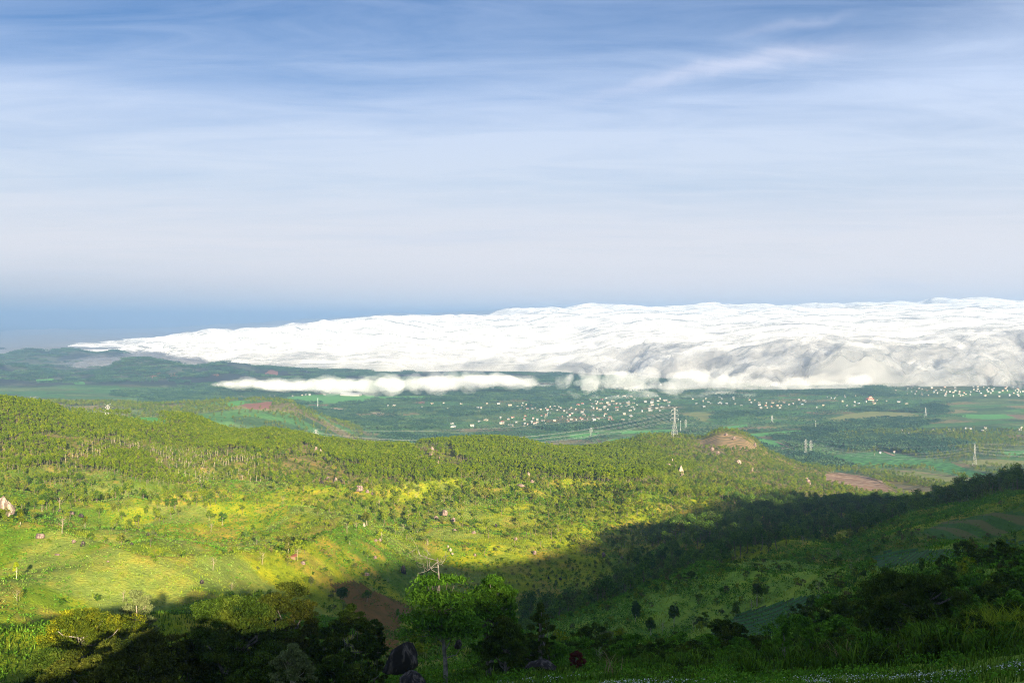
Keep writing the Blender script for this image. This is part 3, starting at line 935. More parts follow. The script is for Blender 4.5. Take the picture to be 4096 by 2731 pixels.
M['blade'] = mat_leaf('grass_blades', [(0.030, 0.075, 0.008), (0.075, 0.15, 0.012), (0.17, 0.26, 0.028)], trans=0.35, scale=0.35, var=0.6, by_obj=False)
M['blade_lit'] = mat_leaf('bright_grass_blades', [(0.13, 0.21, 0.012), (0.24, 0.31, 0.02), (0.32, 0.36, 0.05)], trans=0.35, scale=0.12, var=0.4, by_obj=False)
M['weed'] = mat_leaf('pale_weed_leaves', [(0.14, 0.23, 0.02), (0.20, 0.29, 0.045), (0.27, 0.35, 0.09)], trans=0.25, scale=0.15, var=0.4, by_obj=False)
M['reed'] = mat_leaf('dry_reed', [(0.24, 0.17, 0.08), (0.33, 0.24, 0.12)], trans=0.2, by_obj=False)
M['flower'] = mat_leaf('white_flower_heads', [(0.65, 0.65, 0.58), (0.8, 0.8, 0.74)], trans=0.2, by_obj=False)
M['bark'] = mat_simple('brown_bark', (0.12, 0.085, 0.055), (0.22, 0.17, 0.12), 3.0)
M['bark_pl'] = mat_simple('plantation_bark', (0.16, 0.13, 0.09), (0.24, 0.19, 0.13), 3.0)
M['bark_pale'] = mat_simple('pale_bark', (0.36, 0.29, 0.21), (0.50, 0.42, 0.31), 3.0)
M['bark_grey'] = mat_simple('mottled_grey_bark', (0.13, 0.11, 0.09), (0.34, 0.30, 0.25), 2.4)
M['bark_bare'] = mat_simple('bleached_bare_wood', (0.30, 0.22, 0.16), (0.42, 0.33, 0.25), 3.0)


def mat_rock(name, lightc, darkc, bias=0.5):
    m, nt = new_mat(name)
    tcn = nt.n('ShaderNodeTexCoord').outputs['Object']
    mp = nt.n('ShaderNodeMapping', i_Vector=tcn)
    mp.inputs['Scale'].default_value = (1.6, 1.6, 0.28)       # stains run down the face
    s = nt.noise(mp.outputs[0], 1.3, 6, 0.6, 0.3)
    g = nt.noise(tcn, 4.0, 6, 0.65)
    f = nt.maprange(nt.math('ADD', nt.math('MULTIPLY', s, 0.75), nt.math('MULTIPLY', g, 0.25)), bias - 0.05, bias + 0.07, 0, 1)
    c = nt.mix(f, (*darkc, 1), (*lightc, 1))
    out_surf(nt, principled(nt, c, 0.9, nt.math('ADD', s, g), 0.6, 0.25, 0.2))
    return m


M['rock'] = mat_rock('granite', (0.36, 0.25, 0.185), (0.115, 0.08, 0.075), 0.50)
M['rock_cliff'] = mat_rock('stained_cliff', (0.44, 0.34, 0.25), (0.13, 0.095, 0.08), 0.50)
M['rock_pale'] = mat_rock('pale_granite', (0.46, 0.35, 0.26), (0.20, 0.14, 0.11), 0.46)
M['rock_dark'] = mat_rock('black_stained_granite', (0.15, 0.12, 0.10), (0.022, 0.018, 0.016), 0.545)


# ---------------------------------------------------------------- mesh makers
def tube(P, R, sides=6):
    P = np.asarray(P, float); R = np.asarray(R, float)
    T = np.gradient(P, axis=0); T /= np.linalg.norm(T, axis=1)[:, None] + 1e-9
    ref = np.where(np.abs(T[:, 2:3]) > 0.9, np.array([[1.0, 0, 0]]), np.array([[0, 0, 1.0]]))
    A = np.cross(T, ref); A /= np.linalg.norm(A, axis=1)[:, None] + 1e-9
    B = np.cross(T, A)
    a = np.arange(sides) * 2 * math.pi / sides
    ring = (A[:, None] * np.cos(a)[None, :, None] + B[:, None] * np.sin(a)[None, :, None]) * R[:, None, None] + P[:, None]
    n = len(P)
    V = ring.reshape(-1, 3)
    i = np.arange(n - 1)[:, None] * sides; j = np.arange(sides)[None]; k = (j + 1) % sides
    F = np.stack([i + j, i + k, i + sides + k, i + sides + j], -1).reshape(-1, 4)
    return V, F


class MB:
    def __init__(self):
        self.V = []; self.F = []; self.n = 0
    def add(self, V, F):
        V = np.asarray(V, float); F = np.asarray(F)
        self.V.append(V); self.F.append(F + self.n); self.n += len(V)
    def mesh(self, name, mats, smooth=False):
        return mesh_np(name, np.concatenate(self.V), np.concatenate(self.F), mats, smooth)


def leaves(C, size, rg, L=1.0, wdt=0.5, up=0.25, out=None, jitter=0.35, droop=0.0):
    """one small leaf-shaped face at each centre"""
    n = len(C)
    d = rg.normal(size=(n, 3)); d[:, 2] += up
    if out is not None: d += out
    d /= np.linalg.norm(d, axis=1)[:, None] + 1e-9            # leaf normal
    t = np.cross(d, rg.normal(size=(n, 3))); t /= np.linalg.norm(t, axis=1)[:, None] + 1e-9
    t[:, 2] -= droop; t /= np.linalg.norm(t, axis=1)[:, None] + 1e-9
    b = np.cross(d, t); b /= np.linalg.norm(b, axis=1)[:, None] + 1e-9
    s = (size * (1 + jitter * (rg.random(n) * 2 - 1)))[:, None]
    V = np.stack([C - t * s * L * 0.5, C + b * s * wdt * 0.5 + t * s * 0.05, C + t * s * L * 0.5, C - b * s * wdt * 0.5 + t * s * 0.05], 1).reshape(-1, 3)
    return V, np.arange(4 * n).reshape(n, 4)


def crown_points(n, rg, r, h, z0, lumps=7, shell_=0.55, flat=1.0, top=0.6):
    """points in an uneven crown built from several lumps; also the outward directions"""
    cen = []
    for i in range(lumps):
        a = rg.random() * 2 * math.pi; q = math.sqrt(rg.random()) * 0.62
        zz = rg.random() ** 0.8
        wr = 1 - abs(zz - (1 - top)) * 0.9
        cen.append((math.cos(a) * q * r * wr, math.sin(a) * q * r * wr, z0 + h * (0.16 + 0.68 * zz), r * (0.34 + 0.24 * rg.random()) * (0.7 + 0.3 * wr)))
    cen = np.array(cen)
    k = rg.choice(lumps, n, p=cen[:, 3]**2 / (cen[:, 3]**2).sum())
    d = rg.normal(size=(n, 3)); d /= np.linalg.norm(d, axis=1)[:, None]
    d[:, 2] = np.where(d[:, 2] < -0.3, -d[:, 2], d[:, 2])
    q = (shell_ + (1 - shell_) * rg.random(n) ** 0.7)
    P = cen[k, :3] + d * (cen[k, 3] * q)[:, None] * np.array([1, 1, flat * h / (2.0 * r) * 1.1 if flat else 1])
    return P, d, cen


def puff_points(n, rg, r, h, z0, puffs=44, flat=0.55, dome=1.0):
    """leaf positions in many flattened puffs over an uneven dome: a big tree seen close"""
    cen = []
    ph = rg.random(4) * 6.28
    for i in range(puffs):
        a = rg.random() * 2 * math.pi; t = rg.random() ** 0.75          # t: 0 base .. 1 top
        prof = math.sqrt(max(0.0, 1 - (abs(t - 0.38) / 0.66) ** 2.2))
        ir = 1 + 0.26 * math.sin(2 * a + ph[0]) + 0.18 * math.sin(3 * a + ph[1] + 4 * t) + 0.14 * math.sin(7 * t + ph[2] + a)
        q = (0.5 + 0.5 * rg.random()) * prof * ir * 0.98
        pr = r * (0.10 + 0.13 * rg.random())
        top_var = 1 - 0.16 * (math.sin(a * 2 + ph[3]) * 0.5 + 0.5) * (t > 0.6)
        cen.append((math.cos(a) * q * r, math.sin(a) * q * r, z0 + (h - z0 - pr * 0.5) * t * top_var, pr))
    cen.append((0, 0, h - r * 0.16, r * 0.2))
    cen = np.array(cen)
    k = rg.choice(len(cen), n, p=cen[:, 3]**2 / (cen[:, 3]**2).sum())
    d = rg.normal(size=(n, 3)); d /= np.linalg.norm(d, axis=1)[:, None]
    q = rg.random(n) ** 0.35
    P = cen[k, :3] + d * (cen[k, 3] * q * (1 + 0.35 * (rg.random(n) < 0.12)))[:, None] * np.array([1.15, 1.15, flat])
    return P, d * 0.6 + np.array([0, 0, 0.5]), cen


def bend(p0, p1, rg, n=5, wob=0.12, rise=0.25):
    t = np.linspace(0, 1, n)[:, None]
    p0 = np.asarray(p0, float); p1 = np.asarray(p1, float)
    L = np.linalg.norm(p1 - p0)
    P = p0 + (p1 - p0) * t
    P[:, 2:3] += np.sin(t * math.pi) * L * (-rise) * 0.4
    P[1:-1] += rg.normal(size=(n - 2, 3)) * L * wob * 0.35
    return P


def make_tree(name, seed, h, r, z0, mats, n, size, lumps=7, tr=0.16, limbs=4, lean=0.04, flat=1.0, L=1.0, wdt=0.6, sides=5, droop=0.0, top=0.6, trunk_n=1, puffs=0):
    """trunk mesh + crown mesh, standing at the origin"""
    rg = np.random.default_rng(seed)
    if puffs: P, d, cen = puff_points(n, rg, r, h, z0, puffs)
    else: P, d, cen = crown_points(n, rg, r, h - z0, z0, lumps, flat=flat, top=top)
    cr = MB(); cr.add(*leaves(P, size, rg, L, wdt, 0.2, d * 0.9, droop=droop))
    tb = MB()
    for q in range(trunk_n):
        lx, ly = rg.normal(size=2) * lean * h
        ox, oy = (rg.normal(size=2) * 0.35 * (q > 0))
        zt_ = z0 + (h - z0) * 0.6
        pts = np.array([[ox, oy, -0.6], [ox + lx * 0.1, oy + ly * 0.1, z0 * 0.33], [ox + lx * 0.5, oy + ly * 0.5, z0 * 0.75], [lx + ox, ly + oy, z0 + (h - z0) * 0.25], [lx * 0.9 + ox, ly * 0.9 + oy, zt_]])
        tb.add(*tube(pts, [tr * 1.5, tr * 1.05, tr * 0.9, tr * 0.65, tr * 0.25], sides + 1))
        for i in range(limbs):
            c_ = cen[i % len(cen)]
            k = 0.55 + 0.35 * rg.random()
            s = pts[2] * (1 - k) + pts[3] * k if rg.random() < 0.6 else pts[3] * (1 - k) + pts[4] * k
            B = bend(s, c_[:3], rg, 4)
            tb.add(*tube(B, np.linspace(tr * 0.5, tr * 0.12, 4), sides - 1 if sides > 4 else 4))
    return tb.mesh(name + '_trunk', [mats[0]]), cr.mesh(name + '_crown', [mats[1]])


def make_bare(name, seed, h, mat, spread=0.35, n1=7, tr=0.14):
    rg = np.random.default_rng(seed)
    tb = MB()
    lx = rg.normal() * 0.06 * h
    pts = np.array([[0, 0, -0.5], [lx * 0.2, 0, h * 0.25], [lx * 0.7, rg.normal() * 0.02 * h, h * 0.5], [lx, 0, h * 0.8], [lx * 1.1, 0, h]])
    tb.add(*tube(pts, [tr * 1.4, tr, tr * 0.8, tr * 0.45, tr * 0.1], 6))
    for i in range(n1):
        t = 0.42 + 0.5 * i / n1
        s = pts[2] * (1 - (t - 0.42) / 0.5) + pts[3] * ((t - 0.42) / 0.5)
        s[2] = h * t
        a = i * 2.4 + rg.random()
        L = h * spread * (1.15 - t * 0.6)
        e = s + np.array([math.cos(a) * L, math.sin(a) * L, L * (0.6 + 0.7 * rg.random())])
        B = bend(s, e, rg, 5, 0.2)
        tb.add(*tube(B, np.linspace(tr * 0.5, tr * 0.12, 5), 4))
        for k in range(4):
            f = B[1 + k % 4] if k < 3 else B[-1]
            e2 = f + (rg.normal(size=3) * 0.35 + np.array([math.cos(a), math.sin(a), 1.0]) * 0.5) * L * 0.5
            tb.add(*tube(bend(f, e2, rg, 4, 0.2), np.linspace(tr * 0.24, tr * 0.07, 4), 3))
    return tb.mesh(name, [mat])


PROTO = {}          # kind -> list of (trunk mesh, crown mesh)
PROTO['plantation_tree'] = [make_tree('plantation_tree', 100 + i, 8.2 + 0.5 * (i % 3), 2.3, 2.2, (M['bark_pl'], M['leaf_pl']), 150, 0.75, lumps=6, tr=0.10, limbs=3, wdt=0.7, top=0.45) for i in range(4)]
PROTO['open_tree'] = [make_tree('open_tree', 120 + i, 9.0, 1.8, 3.6, (M['bark_pale'], M['leaf_pl']), 70, 0.7, lumps=5, tr=0.11, limbs=5, wdt=0.7, lean=0.03) for i in range(3)]
PROTO['broadleaf_tree'] = [make_tree('broadleaf_tree', 140 + i, 8.0 + i, 3.0 + 0.3 * i, 2.2, (M['bark'], M['leaf_br']), 300, 0.72, lumps=8, tr=0.18, limbs=4, wdt=0.7) for i in range(4)]
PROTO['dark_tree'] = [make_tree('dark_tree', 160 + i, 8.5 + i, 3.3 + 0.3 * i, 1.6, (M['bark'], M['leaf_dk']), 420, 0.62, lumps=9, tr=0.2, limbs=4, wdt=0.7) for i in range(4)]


def make_shrub(name, seed, h, r, mat, n, size, L=1.0, puffs=0):
    rg = np.random.default_rng(seed)
    P, d, cen = puff_points(n, rg, r, h, -0.1, puffs) if puffs else crown_points(n, rg, r, h, -0.1, 5, shell_=0.4)
    mb = MB(); mb.add(*leaves(P, size, rg, L, 0.6, 0.3, d * 0.8))
    for c_ in cen[:4]:
        mb.add(*tube(bend([0, 0, -0.4], c_[:3], rg, 4), np.linspace(0.05, 0.02, 4), 3))
    return mb.mesh(name, [mat])


SHRUB = [make_shrub('shrub', 200 + i, 1.9 + 0.25 * i, 1.25 + 0.15 * i, M['leaf_sh'], 120, 0.42) for i in range(4)]

# a patch of far valley wood: many crowns close together
def make_grove(seed, size=40.0, n=46, q=13, hh=9.0, fs=2.2):
    rg = np.random.default_rng(seed)
    mb = MB()
    C = (rg.random((n, 2)) - 0.5) * size
    for c_ in C:
        h = hh * (0.8 + 0.4 * rg.random()); rr = 2.4 + 1.0 * rg.random()
        d = rg.normal(size=(q, 3)); d /= np.linalg.norm(d, axis=1)[:, None]; d[:, 2] = np.abs(d[:, 2])
        P = np.array([c_[0], c_[1], h - rr]) + d * rr * np.array([1, 1, 1.0])
        mb.add(*leaves(P, fs, rg, 1.0, 0.8, 0.3, d * 1.5))
        V, F = tube([[c_[0], c_[1], -3], [c_[0], c_[1], h - rr]], [0.22, 0.15], 3)
        mb.add(V, F)
    return mb.mesh('valley_wood_patch', [M['leaf_valley']])


GROVE = [make_grove(300 + i) for i in range(3)]
SPARSE = [make_grove(310 + i, 42, 12, 14, 8.0, 2.0) for i in range(3)]


# ---------------------------------------------------------------- scattering one 'stuff' object over the land
def gn_scatter(name, P, S, R, I, protos, label):
    """protos: list of lists of mesh objects already standing in the scene; each list is one plant"""
    me = bpy.data.meshes.new(name)
    me.vertices.add(len(P)); me.vertices.foreach_set('co', np.asarray(P, np.float32).ravel())
    def attr(nm, ty, vals):
        a = me.attributes.new(nm, ty, 'POINT')
        a.data.foreach_set('vector' if ty == 'FLOAT_VECTOR' else 'value', np.asarray(vals).ravel())
    attr('scl', 'FLOAT_VECTOR', np.asarray(S, np.float32))
    attr('rot', 'FLOAT_VECTOR', np.asarray(R, np.float32))
    attr('pick', 'INT', np.asarray(I, np.int32))
    o = link(name, me)
    t = bpy.data.node_groups.new(name, 'GeometryNodeTree')
    t.interface.new_socket('Geometry', in_out='INPUT', socket_type='NodeSocketGeometry')
    t.interface.new_socket('Geometry', in_out='OUTPUT', socket_type='NodeSocketGeometry')
    N = t.nodes; Lk = t.links
    gi = N.new('NodeGroupInput'); go = N.new('NodeGroupOutput')
    outer = N.new('GeometryNodeJoinGeometry')
    for objs in reversed(protos):
        j = N.new('GeometryNodeJoinGeometry')
        for ob in objs:
            oi = N.new('GeometryNodeObjectInfo'); oi.transform_space = 'ORIGINAL'
            oi.inputs['Object'].default_value = ob
            oi.inputs['As Instance'].default_value = False
            Lk.new(oi.outputs['Geometry'], j.inputs[0])
        g2 = N.new('GeometryNodeGeometryToInstance')
        Lk.new(j.outputs[0], g2.inputs[0])
        Lk.new(g2.outputs[0], outer.inputs[0])
    ip = N.new('GeometryNodeInstanceOnPoints')
    def named(nm, ty):
        a = N.new('GeometryNodeInputNamedAttribute'); a.data_type = ty; a.inputs[0].default_value = nm
        return a.outputs[0]
    e2r = N.new('FunctionNodeEulerToRotation')
    Lk.new(named('rot', 'FLOAT_VECTOR'), e2r.inputs[0])
    ip.inputs['Pick Instance'].default_value = True
    Lk.new(gi.outputs[0], ip.inputs['Points'])
    Lk.new(outer.outputs[0], ip.inputs['Instance'])
    Lk.new(named('pick', 'INT'), ip.inputs['Instance Index'])
    Lk.new(e2r.outputs[0], ip.inputs['Rotation'])
    Lk.new(named('scl', 'FLOAT_VECTOR'), ip.inputs['Scale'])
    Lk.new(ip.outputs[0], go.inputs[0])
    md = o.modifiers.new('scatter', 'NODES'); md.node_group = t
    tag(o, label, kind='stuff')
    return o


def place_tree(kind, var, p, rz, s, label, cat, group):
    e = empty(kind, p, rz, s)
    t, c_ = PROTO[kind][var]
    link('trunk', t, e); link('crown', c_, e)
    tag(e, label, cat, group)
    return e


LM = [(5, 505, 'the cliff'), (42, 505, 'the flat-topped yellow tree'), (70, 512, 'the three dark rocks'), (40, 537, 'the long knoll boulder'), (16, 572, 'the lone yellow-green tree'),
      (131, 544, 'the lone dark stone'), (153, 532, 'the white-sided stone'), (222, 520, 'the conical dark tree'), (291, 555, 'the rusty-roofed hut'), (201, 583, 'the shade-edge stone'), (110, 418, 'the ridge field'),
      (108, 406, 'the left ridge pylon'), (33, 398, 'the farthest left pylon'), (200, 480, 'the bright planted knoll'), (318, 453, 'the two tall ridge boulders'), (336, 482, 'the broken boulder pile'), (359, 489, 'the big round boulder'),
      (432, 450, 'the ridge-top boulder'), (521, 486, 'the long low boulder'), (529, 475, 'the pale upright rock'), (681, 470, 'the cream boulder'), (674, 430, 'the largest pylon'), (722, 440, 'the tan terraced hill'),
      (860, 483, 'the ploughed terraces'), (808, 450, 'the close pylon pair'), (974, 455, 'the tall right pylon'), (845, 505, 'the sunlit spur'), (445, 512, 'the tall brown rocks'), (380, 539, 'the pinkish rock pair'),
      (450, 550, 'the white stones'), (364, 573, 'the long grey outcrop'), (404, 568, 'the dark rock stack'), (370, 610, 'the brown clearing'), (443, 620, 'the layered tree'), (404, 655, 'the tall black boulder'),
      (534, 552, 'the boulder above the shade'), (603, 554, 'the shade-line boulder'), (577, 660, 'the red-leaved tree'), (600, 650, 'the white dead tree'), (650, 575, 'the ravine bend'), (760, 620, 'the shaded plots'), (651, 630, 'the forked tree'),
      (786, 650, 'the slim lone tree'), (812, 650, 'the yellow-green young tree'), (819, 590, 'the thin dead trunk'), (851, 565, 'the grey bare tree'), (911, 558, 'the blue-green plot'), (977, 577, 'the dome-shaped boulder'),
      (970, 522, 'the green terraces'), (915, 620, 'the great dark tree'), (1010, 635, 'the bright grass clumps'), (870, 398, 'the pagoda'), (351, 394, 'the warehouse'), (442, 396, 'the banded mast'), (547, 416, 'the village mast'),
      (591, 431, 'the small green-field pylon'), (685, 424, 'the slim pole'), (925, 411, 'the far right pylon'), (772, 419, 'the small plantation pylon'), (492, 620, 'the tall leaning tree'), (541, 663, 'the flat black boulder'), (540, 625, 'the narrow tufted tree'),
      (477, 408, 'the pale sand patch'), (815, 424, 'the plantation pole'), (896, 402, 'the far mast'), (985, 416, 'the far green field'), (870, 416, 'the valley pasture')]
LMA = np.array([(a, b) for a, b, _ in LM], float)


def near_label(base, p, s=None, cuts=(0.8, 1.0)):
    """say which one: its size and what it stands beside"""
    u_, v_ = project(p[0], p[1], p[2])
    d = np.hypot(LMA[:, 0] - u_, (LMA[:, 1] - v_) * 1.6); k = int(np.argmin(d))
    du, dv = u_ - LMA[k, 0], (v_ - LMA[k, 1]) * 1.6
    rel = ('right of' if du > 0 else 'left of') if abs(du) > abs(dv) * 1.1 else ('below' if dv > 0 else 'above')
    ad = 'just ' if d[k] < 14 else ('' if d[k] < 40 else 'well ')
    sz = '' if s is None else ('small ' if s < cuts[0] else ('tall ' if s > cuts[1] else 'medium-sized '))
    out = sz + base + ' ' + ad + rel + ' ' + LM[k][2]
    return out if len(out.split()) <= 16 else sz + base + ' ' + rel + ' ' + LM[k][2]


def px_size(P):
    return 1.0 / np.hypot(P[:, 0], P[:, 1])


def in_view(P, pad=25):
    u, v = project(P[:, 0], P[:, 1], P[:, 2])
    return (u > -pad) & (u < 1024 + pad) & (v < 700) & (P[:, 1] > 0)


def seen(P, h):
    """is the top of a plant of height h above the line of the land in front of it"""
    r = np.hypot(P[:, 0], P[:, 1]); ok = np.ones(len(P), bool)
    sl = (P[:, 2] + h - CAM_Z) / r
    for f in np.linspace(0.3, 0.985, 40):
        x = P[:, 0] * f; y = P[:, 1] * f
        ok &= (H(x, y) - CAM_Z) / (r * f) < sl + 0.002
    return ok


def scatter_area(r0, r1, spacing, seed, pad_deg=1.5, jit=0.5, angle=0.35):
    """a jittered grid over the view sector"""
    rg = np.random.default_rng(seed)
    xm = r1 * math.sin(TH_D[-1])
    xs = np.arange(-xm, xm, spacing); ys = np.arange(0, r1, spacing)
    gx, gy = np.meshgrid(xs, ys)
    gx = gx + (np.arange(len(ys)) % 2)[:, None] * spacing * 0.5
    gx = gx.ravel(); gy = gy.ravel()
    gx = gx + (rg.random(len(gx)) - 0.5) * spacing * 2 * jit; gy = gy + (rg.random(len(gy)) - 0.5) * spacing * 2 * jit
    r = np.hypot(gx, gy); t = np.arctan2(gx, gy)
    ok = (r > r0) & (r < r1) & (np.abs(t) < TH_D[-1] - 0.004)
    return gx[ok], gy[ok], rg


def thin_points(kind, P, S, rz, var, n_ind, h, lab, cat, grp, stuff_name, stuff_label, maker=None, protos=None):
    """the n_ind that show largest stand as things of their own, the rest are one object"""
    v = in_view(P, 6) & seen(P, h)
    sc_ = px_size(P) * S * v
    order = np.argsort(-sc_)
    take = order[:n_ind]
    made = {}
    for i in take:
        e = maker(int(var[i]), P[i], float(rz[i]), float(S[i]), near_label(lab, P[i], float(S[i]), tuple(np.quantile(S, (0.33, 0.67)))))
        made.setdefault(int(var[i]), e)
    rest = order[n_ind:]
    nv = len(protos(None)) if protos else 0
    pr = protos(made)
    R = np.zeros((len(rest), 3)); R[:, 2] = rz[rest]
    SS = np.repeat(S[rest][:, None], 3, 1) * np.array([1, 1, 1.0])
    gn_scatter(stuff_name, P[rest], SS, R, var[rest], pr, stuff_label)


# ---------------------------------------------------------------- woods and scrub
def uvr(P):
    u, v = project(P[:, 0], P[:, 1], P[:, 2])
    return u, v, np.hypot(P[:, 0], P[:, 1])


def mk(x, y):
    return np.stack([x, y, H(x, y)], 1)


GRP = {'plantation_tree': 'plantation trees on the ridge', 'open_tree': 'thin pale-trunked trees in the open stand', 'broadleaf_tree': 'broadleaf trees scattered over the hillside',
       'dark_tree': 'dark trees filling the ravine'}


def tree_maker(kind, cat, grp):
    def f(var, p, rz, s, label):
        return place_tree(kind, var, p, rz, s, label, cat, grp)
    return f


def tree_protos(kind):
    def f(made):
        if made is None: return PROTO[kind]
        out = []
        for i in range(len(PROTO[kind])):
            e = made.get(i) or next(iter(made.values()))
            out.append([c for c in e.children])
        return out
    return f


# where on the ridge the planted blocks are, and the open pale-trunked stand between them
BLOCKS = [
    [(-60, 395), (60, 395), (230, 425), (330, 430), (600, 440), (640, 446), (660, 452), (700, 470), (640, 484), (520, 478), (470, 476), (460, 485), (350, 480), (345, 468), (310, 448), (270, 455), (240, 452), (180, 452), (120, 440), (70, 445), (60, 470), (0, 475), (-60, 475)],
    [(86, 465), (115, 455), (142, 454), (155, 470), (187, 484), (203, 487), (199, 502), (160, 512), (130, 514), (80, 512), (35, 500), (0, 498), (-60, 496), (-60, 470), (20, 478), (60, 482)],
]
OPEN = [[(60, 452), (120, 441), (180, 452), (240, 455), (275, 462), (268, 478), (240, 500), (205, 500), (200, 486), (155, 466), (145, 453), (115, 453), (84, 466), (60, 485)]]
YEL = [[(265, 460), (305, 450), (340, 470), (350, 486), (290, 490), (255, 485)], [(405, 446), (450, 446), (462, 470), (440, 470), (420, 456)]]


def any_poly(u, v, polys):
    m_ = np.zeros(u.shape, bool)
    for p in polys: m_ |= in_poly(u, v, p)
    return m_


x, y, rg = scatter_area(960, 1950, 4.3, 51, jit=0.32)
P = mk(x, y); u, v, r = uvr(P)
n_ = fbm(x / 60, y / 60, oct=3, seed=61)
fm = field_mask(x, y, P[:, 2])
crest_hid = r > 1620
blk = any_poly(u, v, BLOCKS) & ~any_poly(u, v, YEL) & ~fm
opn = any_poly(u, v, OPEN) & ~blk & ~fm & (rg.random(len(x)) < 0.30)
keep = blk & (rg.random(len(x)) < 0.93) & (n_ > 0.30)
keep &= ~((r > 1560) & (u < 560))
PB = P[keep]
vB = rg.integers(0, 4, len(PB))
S = 0.85 + 0.35 * rg.random(len(PB))
thin_points('plantation_tree', PB, S, rg.random(len(PB)) * 6.28, vB, 300, 9.0,
            'slender bright green plantation tree', 'tree', GRP['plantation_tree'],
            'plantation', 'dense plantation of bright green trees covering the ridge', tree_maker('plantation_tree', 'tree', GRP['plantation_tree']), tree_protos('plantation_tree'))
PO = P[opn]; vO = rg.integers(0, 3, len(PO)); S = 0.8 + 0.3 * rg.random(len(PO))
thin_points('open_tree', PO, S, rg.random(len(PO)) * 6.28, vO, 200, 9.0,
            'thin tree with a bare pale trunk', 'tree', GRP['open_tree'],
            'open_stand', 'open stand of thin pale-trunked trees below the ridge', tree_maker('open_tree', 'tree', GRP['open_tree']), tree_protos('open_tree'))

# broadleaf trees: mixed wood on the right part of the ridge and on the slope, fewer on the grass
x, y, rg = scatter_area(230, 2150, 6.2, 52, jit=0.5)
P = mk(x, y); u, v, r = uvr(P)
fm = field_mask(x, y, P[:, 2])
n1_ = fbm(x / 75, y / 75, oct=4, seed=62); n2_ = fbm(x / 22, y / 22, oct=2, seed=63)
d = np.zeros(len(x))
d = np.where(r > 930, sstep(0.42, 0.56, n1_) * 0.75 + 0.10, d)
d = np.where((r > 930) & any_poly(u, v, OPEN + YEL), 0.22, d)
belt = (r > 700) & (r <= 1080) & (u > 220) & (u < 860)
d = np.where(belt, 0.12 + 0.75 * sstep(0.44, 0.6, n1_) * sstep(700, 950, r), d)
bl2 = (r > 560) & (r < 1000) & (u <= 300)
d = np.where(bl2, 0.05 + 0.6 * sstep(0.5, 0.62, n1_) * sstep(560, 800, r), d)
d = np.where((r > 560) & (r < 1300) & (u > 560) & (u < 880), np.maximum(d, 0.18 + 0.5 * sstep(0.4, 0.6, n1_) * sstep(540, 680, u)), d)
d = np.where((r > 1100) & (u > 590), 0.28 + 0.6 * sstep(0.38, 0.56, n1_), d)
d = np.where((r <= 700) & (u < 560), 0.015 + 0.10 * sstep(0.46, 0.60, n2_) * sstep(330, 520, r), d)
blkm = any_poly(u, v, BLOCKS) & ~any_poly(u, v, YEL) & (r > 960)
keep = (rg.random(len(x)) < d) & ~blkm & ~fm
# ravine: the fold between the near slope and the hill
fold = pchip([-150, 0, 200, 330, 400, 480, 600, 700, 800, 870, 930, 1180], [350, 360, 400, 430, 450, 460, 470, 560, 700, 880, 1000, 1000], np.clip(u, -150, 1180))
dr = r / fold
rav = (u > 520) & (dr > 0.80) & (dr < np.where(u > 650, 1.5, 1.22) + (n1_ - 0.5) * 0.6) & (r < 1450) & (u < 905)
rav |= (u > 855) & (r > 640) & (r < 900) & (v < 545 - (u - 870) * 0.24)
rav |= (u > 870) & (r > 900) & (r < 1500)
rk = rav & ~fm & (rg.random(len(x)) < 0.86 * sstep(0.80, 1.0, dr + (n2_ - 0.5) * 0.35 + (u > 850) * 0.3))
shade = rk
PBr = P[keep & ~rav]
vB = rg.integers(0, 4, len(PBr)); S = (0.55 + 0.5 * rg.random(len(PBr))) * np.where(uvr(PBr)[2] < 700, 0.66, 0.9)


def zone_label(base):
    def f(p):
        r_ = math.hypot(p[0], p[1]); u_, v_ = project(p[0], p[1], p[2])
        side_ = 'left' if u_ < 340 else ('middle' if u_ < 620 else 'right')
        wh = 'grassy hillside' if r_ < 560 else ('scrub belt above the grass' if r_ < 1000 else 'wooded ridge')
        return base + ' in the ' + side_ + ' of the ' + wh
    return f


thin_points('broadleaf_tree', PBr, S, rg.random(len(PBr)) * 6.28, vB, 300, 6.0, 'round-crowned green tree', 'tree', GRP['broadleaf_tree'],
            'hillside_wood', 'mixed green wood and thicket covering the hillside', tree_maker('broadleaf_tree', 'tree', GRP['broadleaf_tree']), tree_protos('broadleaf_tree'))
PR = P[shade]
vB = rg.integers(0, 4, len(PR)); S = 0.75 + 0.5 * rg.random(len(PR))


def rav_label(p):
    u_, v_ = project(p[0], p[1], p[2])
    return 'dark leafy tree ' + ('low in the shaded ravine' if u_ < 700 else ('in the thick shaded wood where the ravine opens' if u_ < 880 else 'in the dark row along the brow on the right'))


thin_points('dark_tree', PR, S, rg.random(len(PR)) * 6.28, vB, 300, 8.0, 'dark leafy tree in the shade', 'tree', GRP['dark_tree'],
            'ravine_wood', 'dark wood filling the shaded ravine', tree_maker('dark_tree', 'tree', GRP['dark_tree']), tree_protos('dark_tree'))

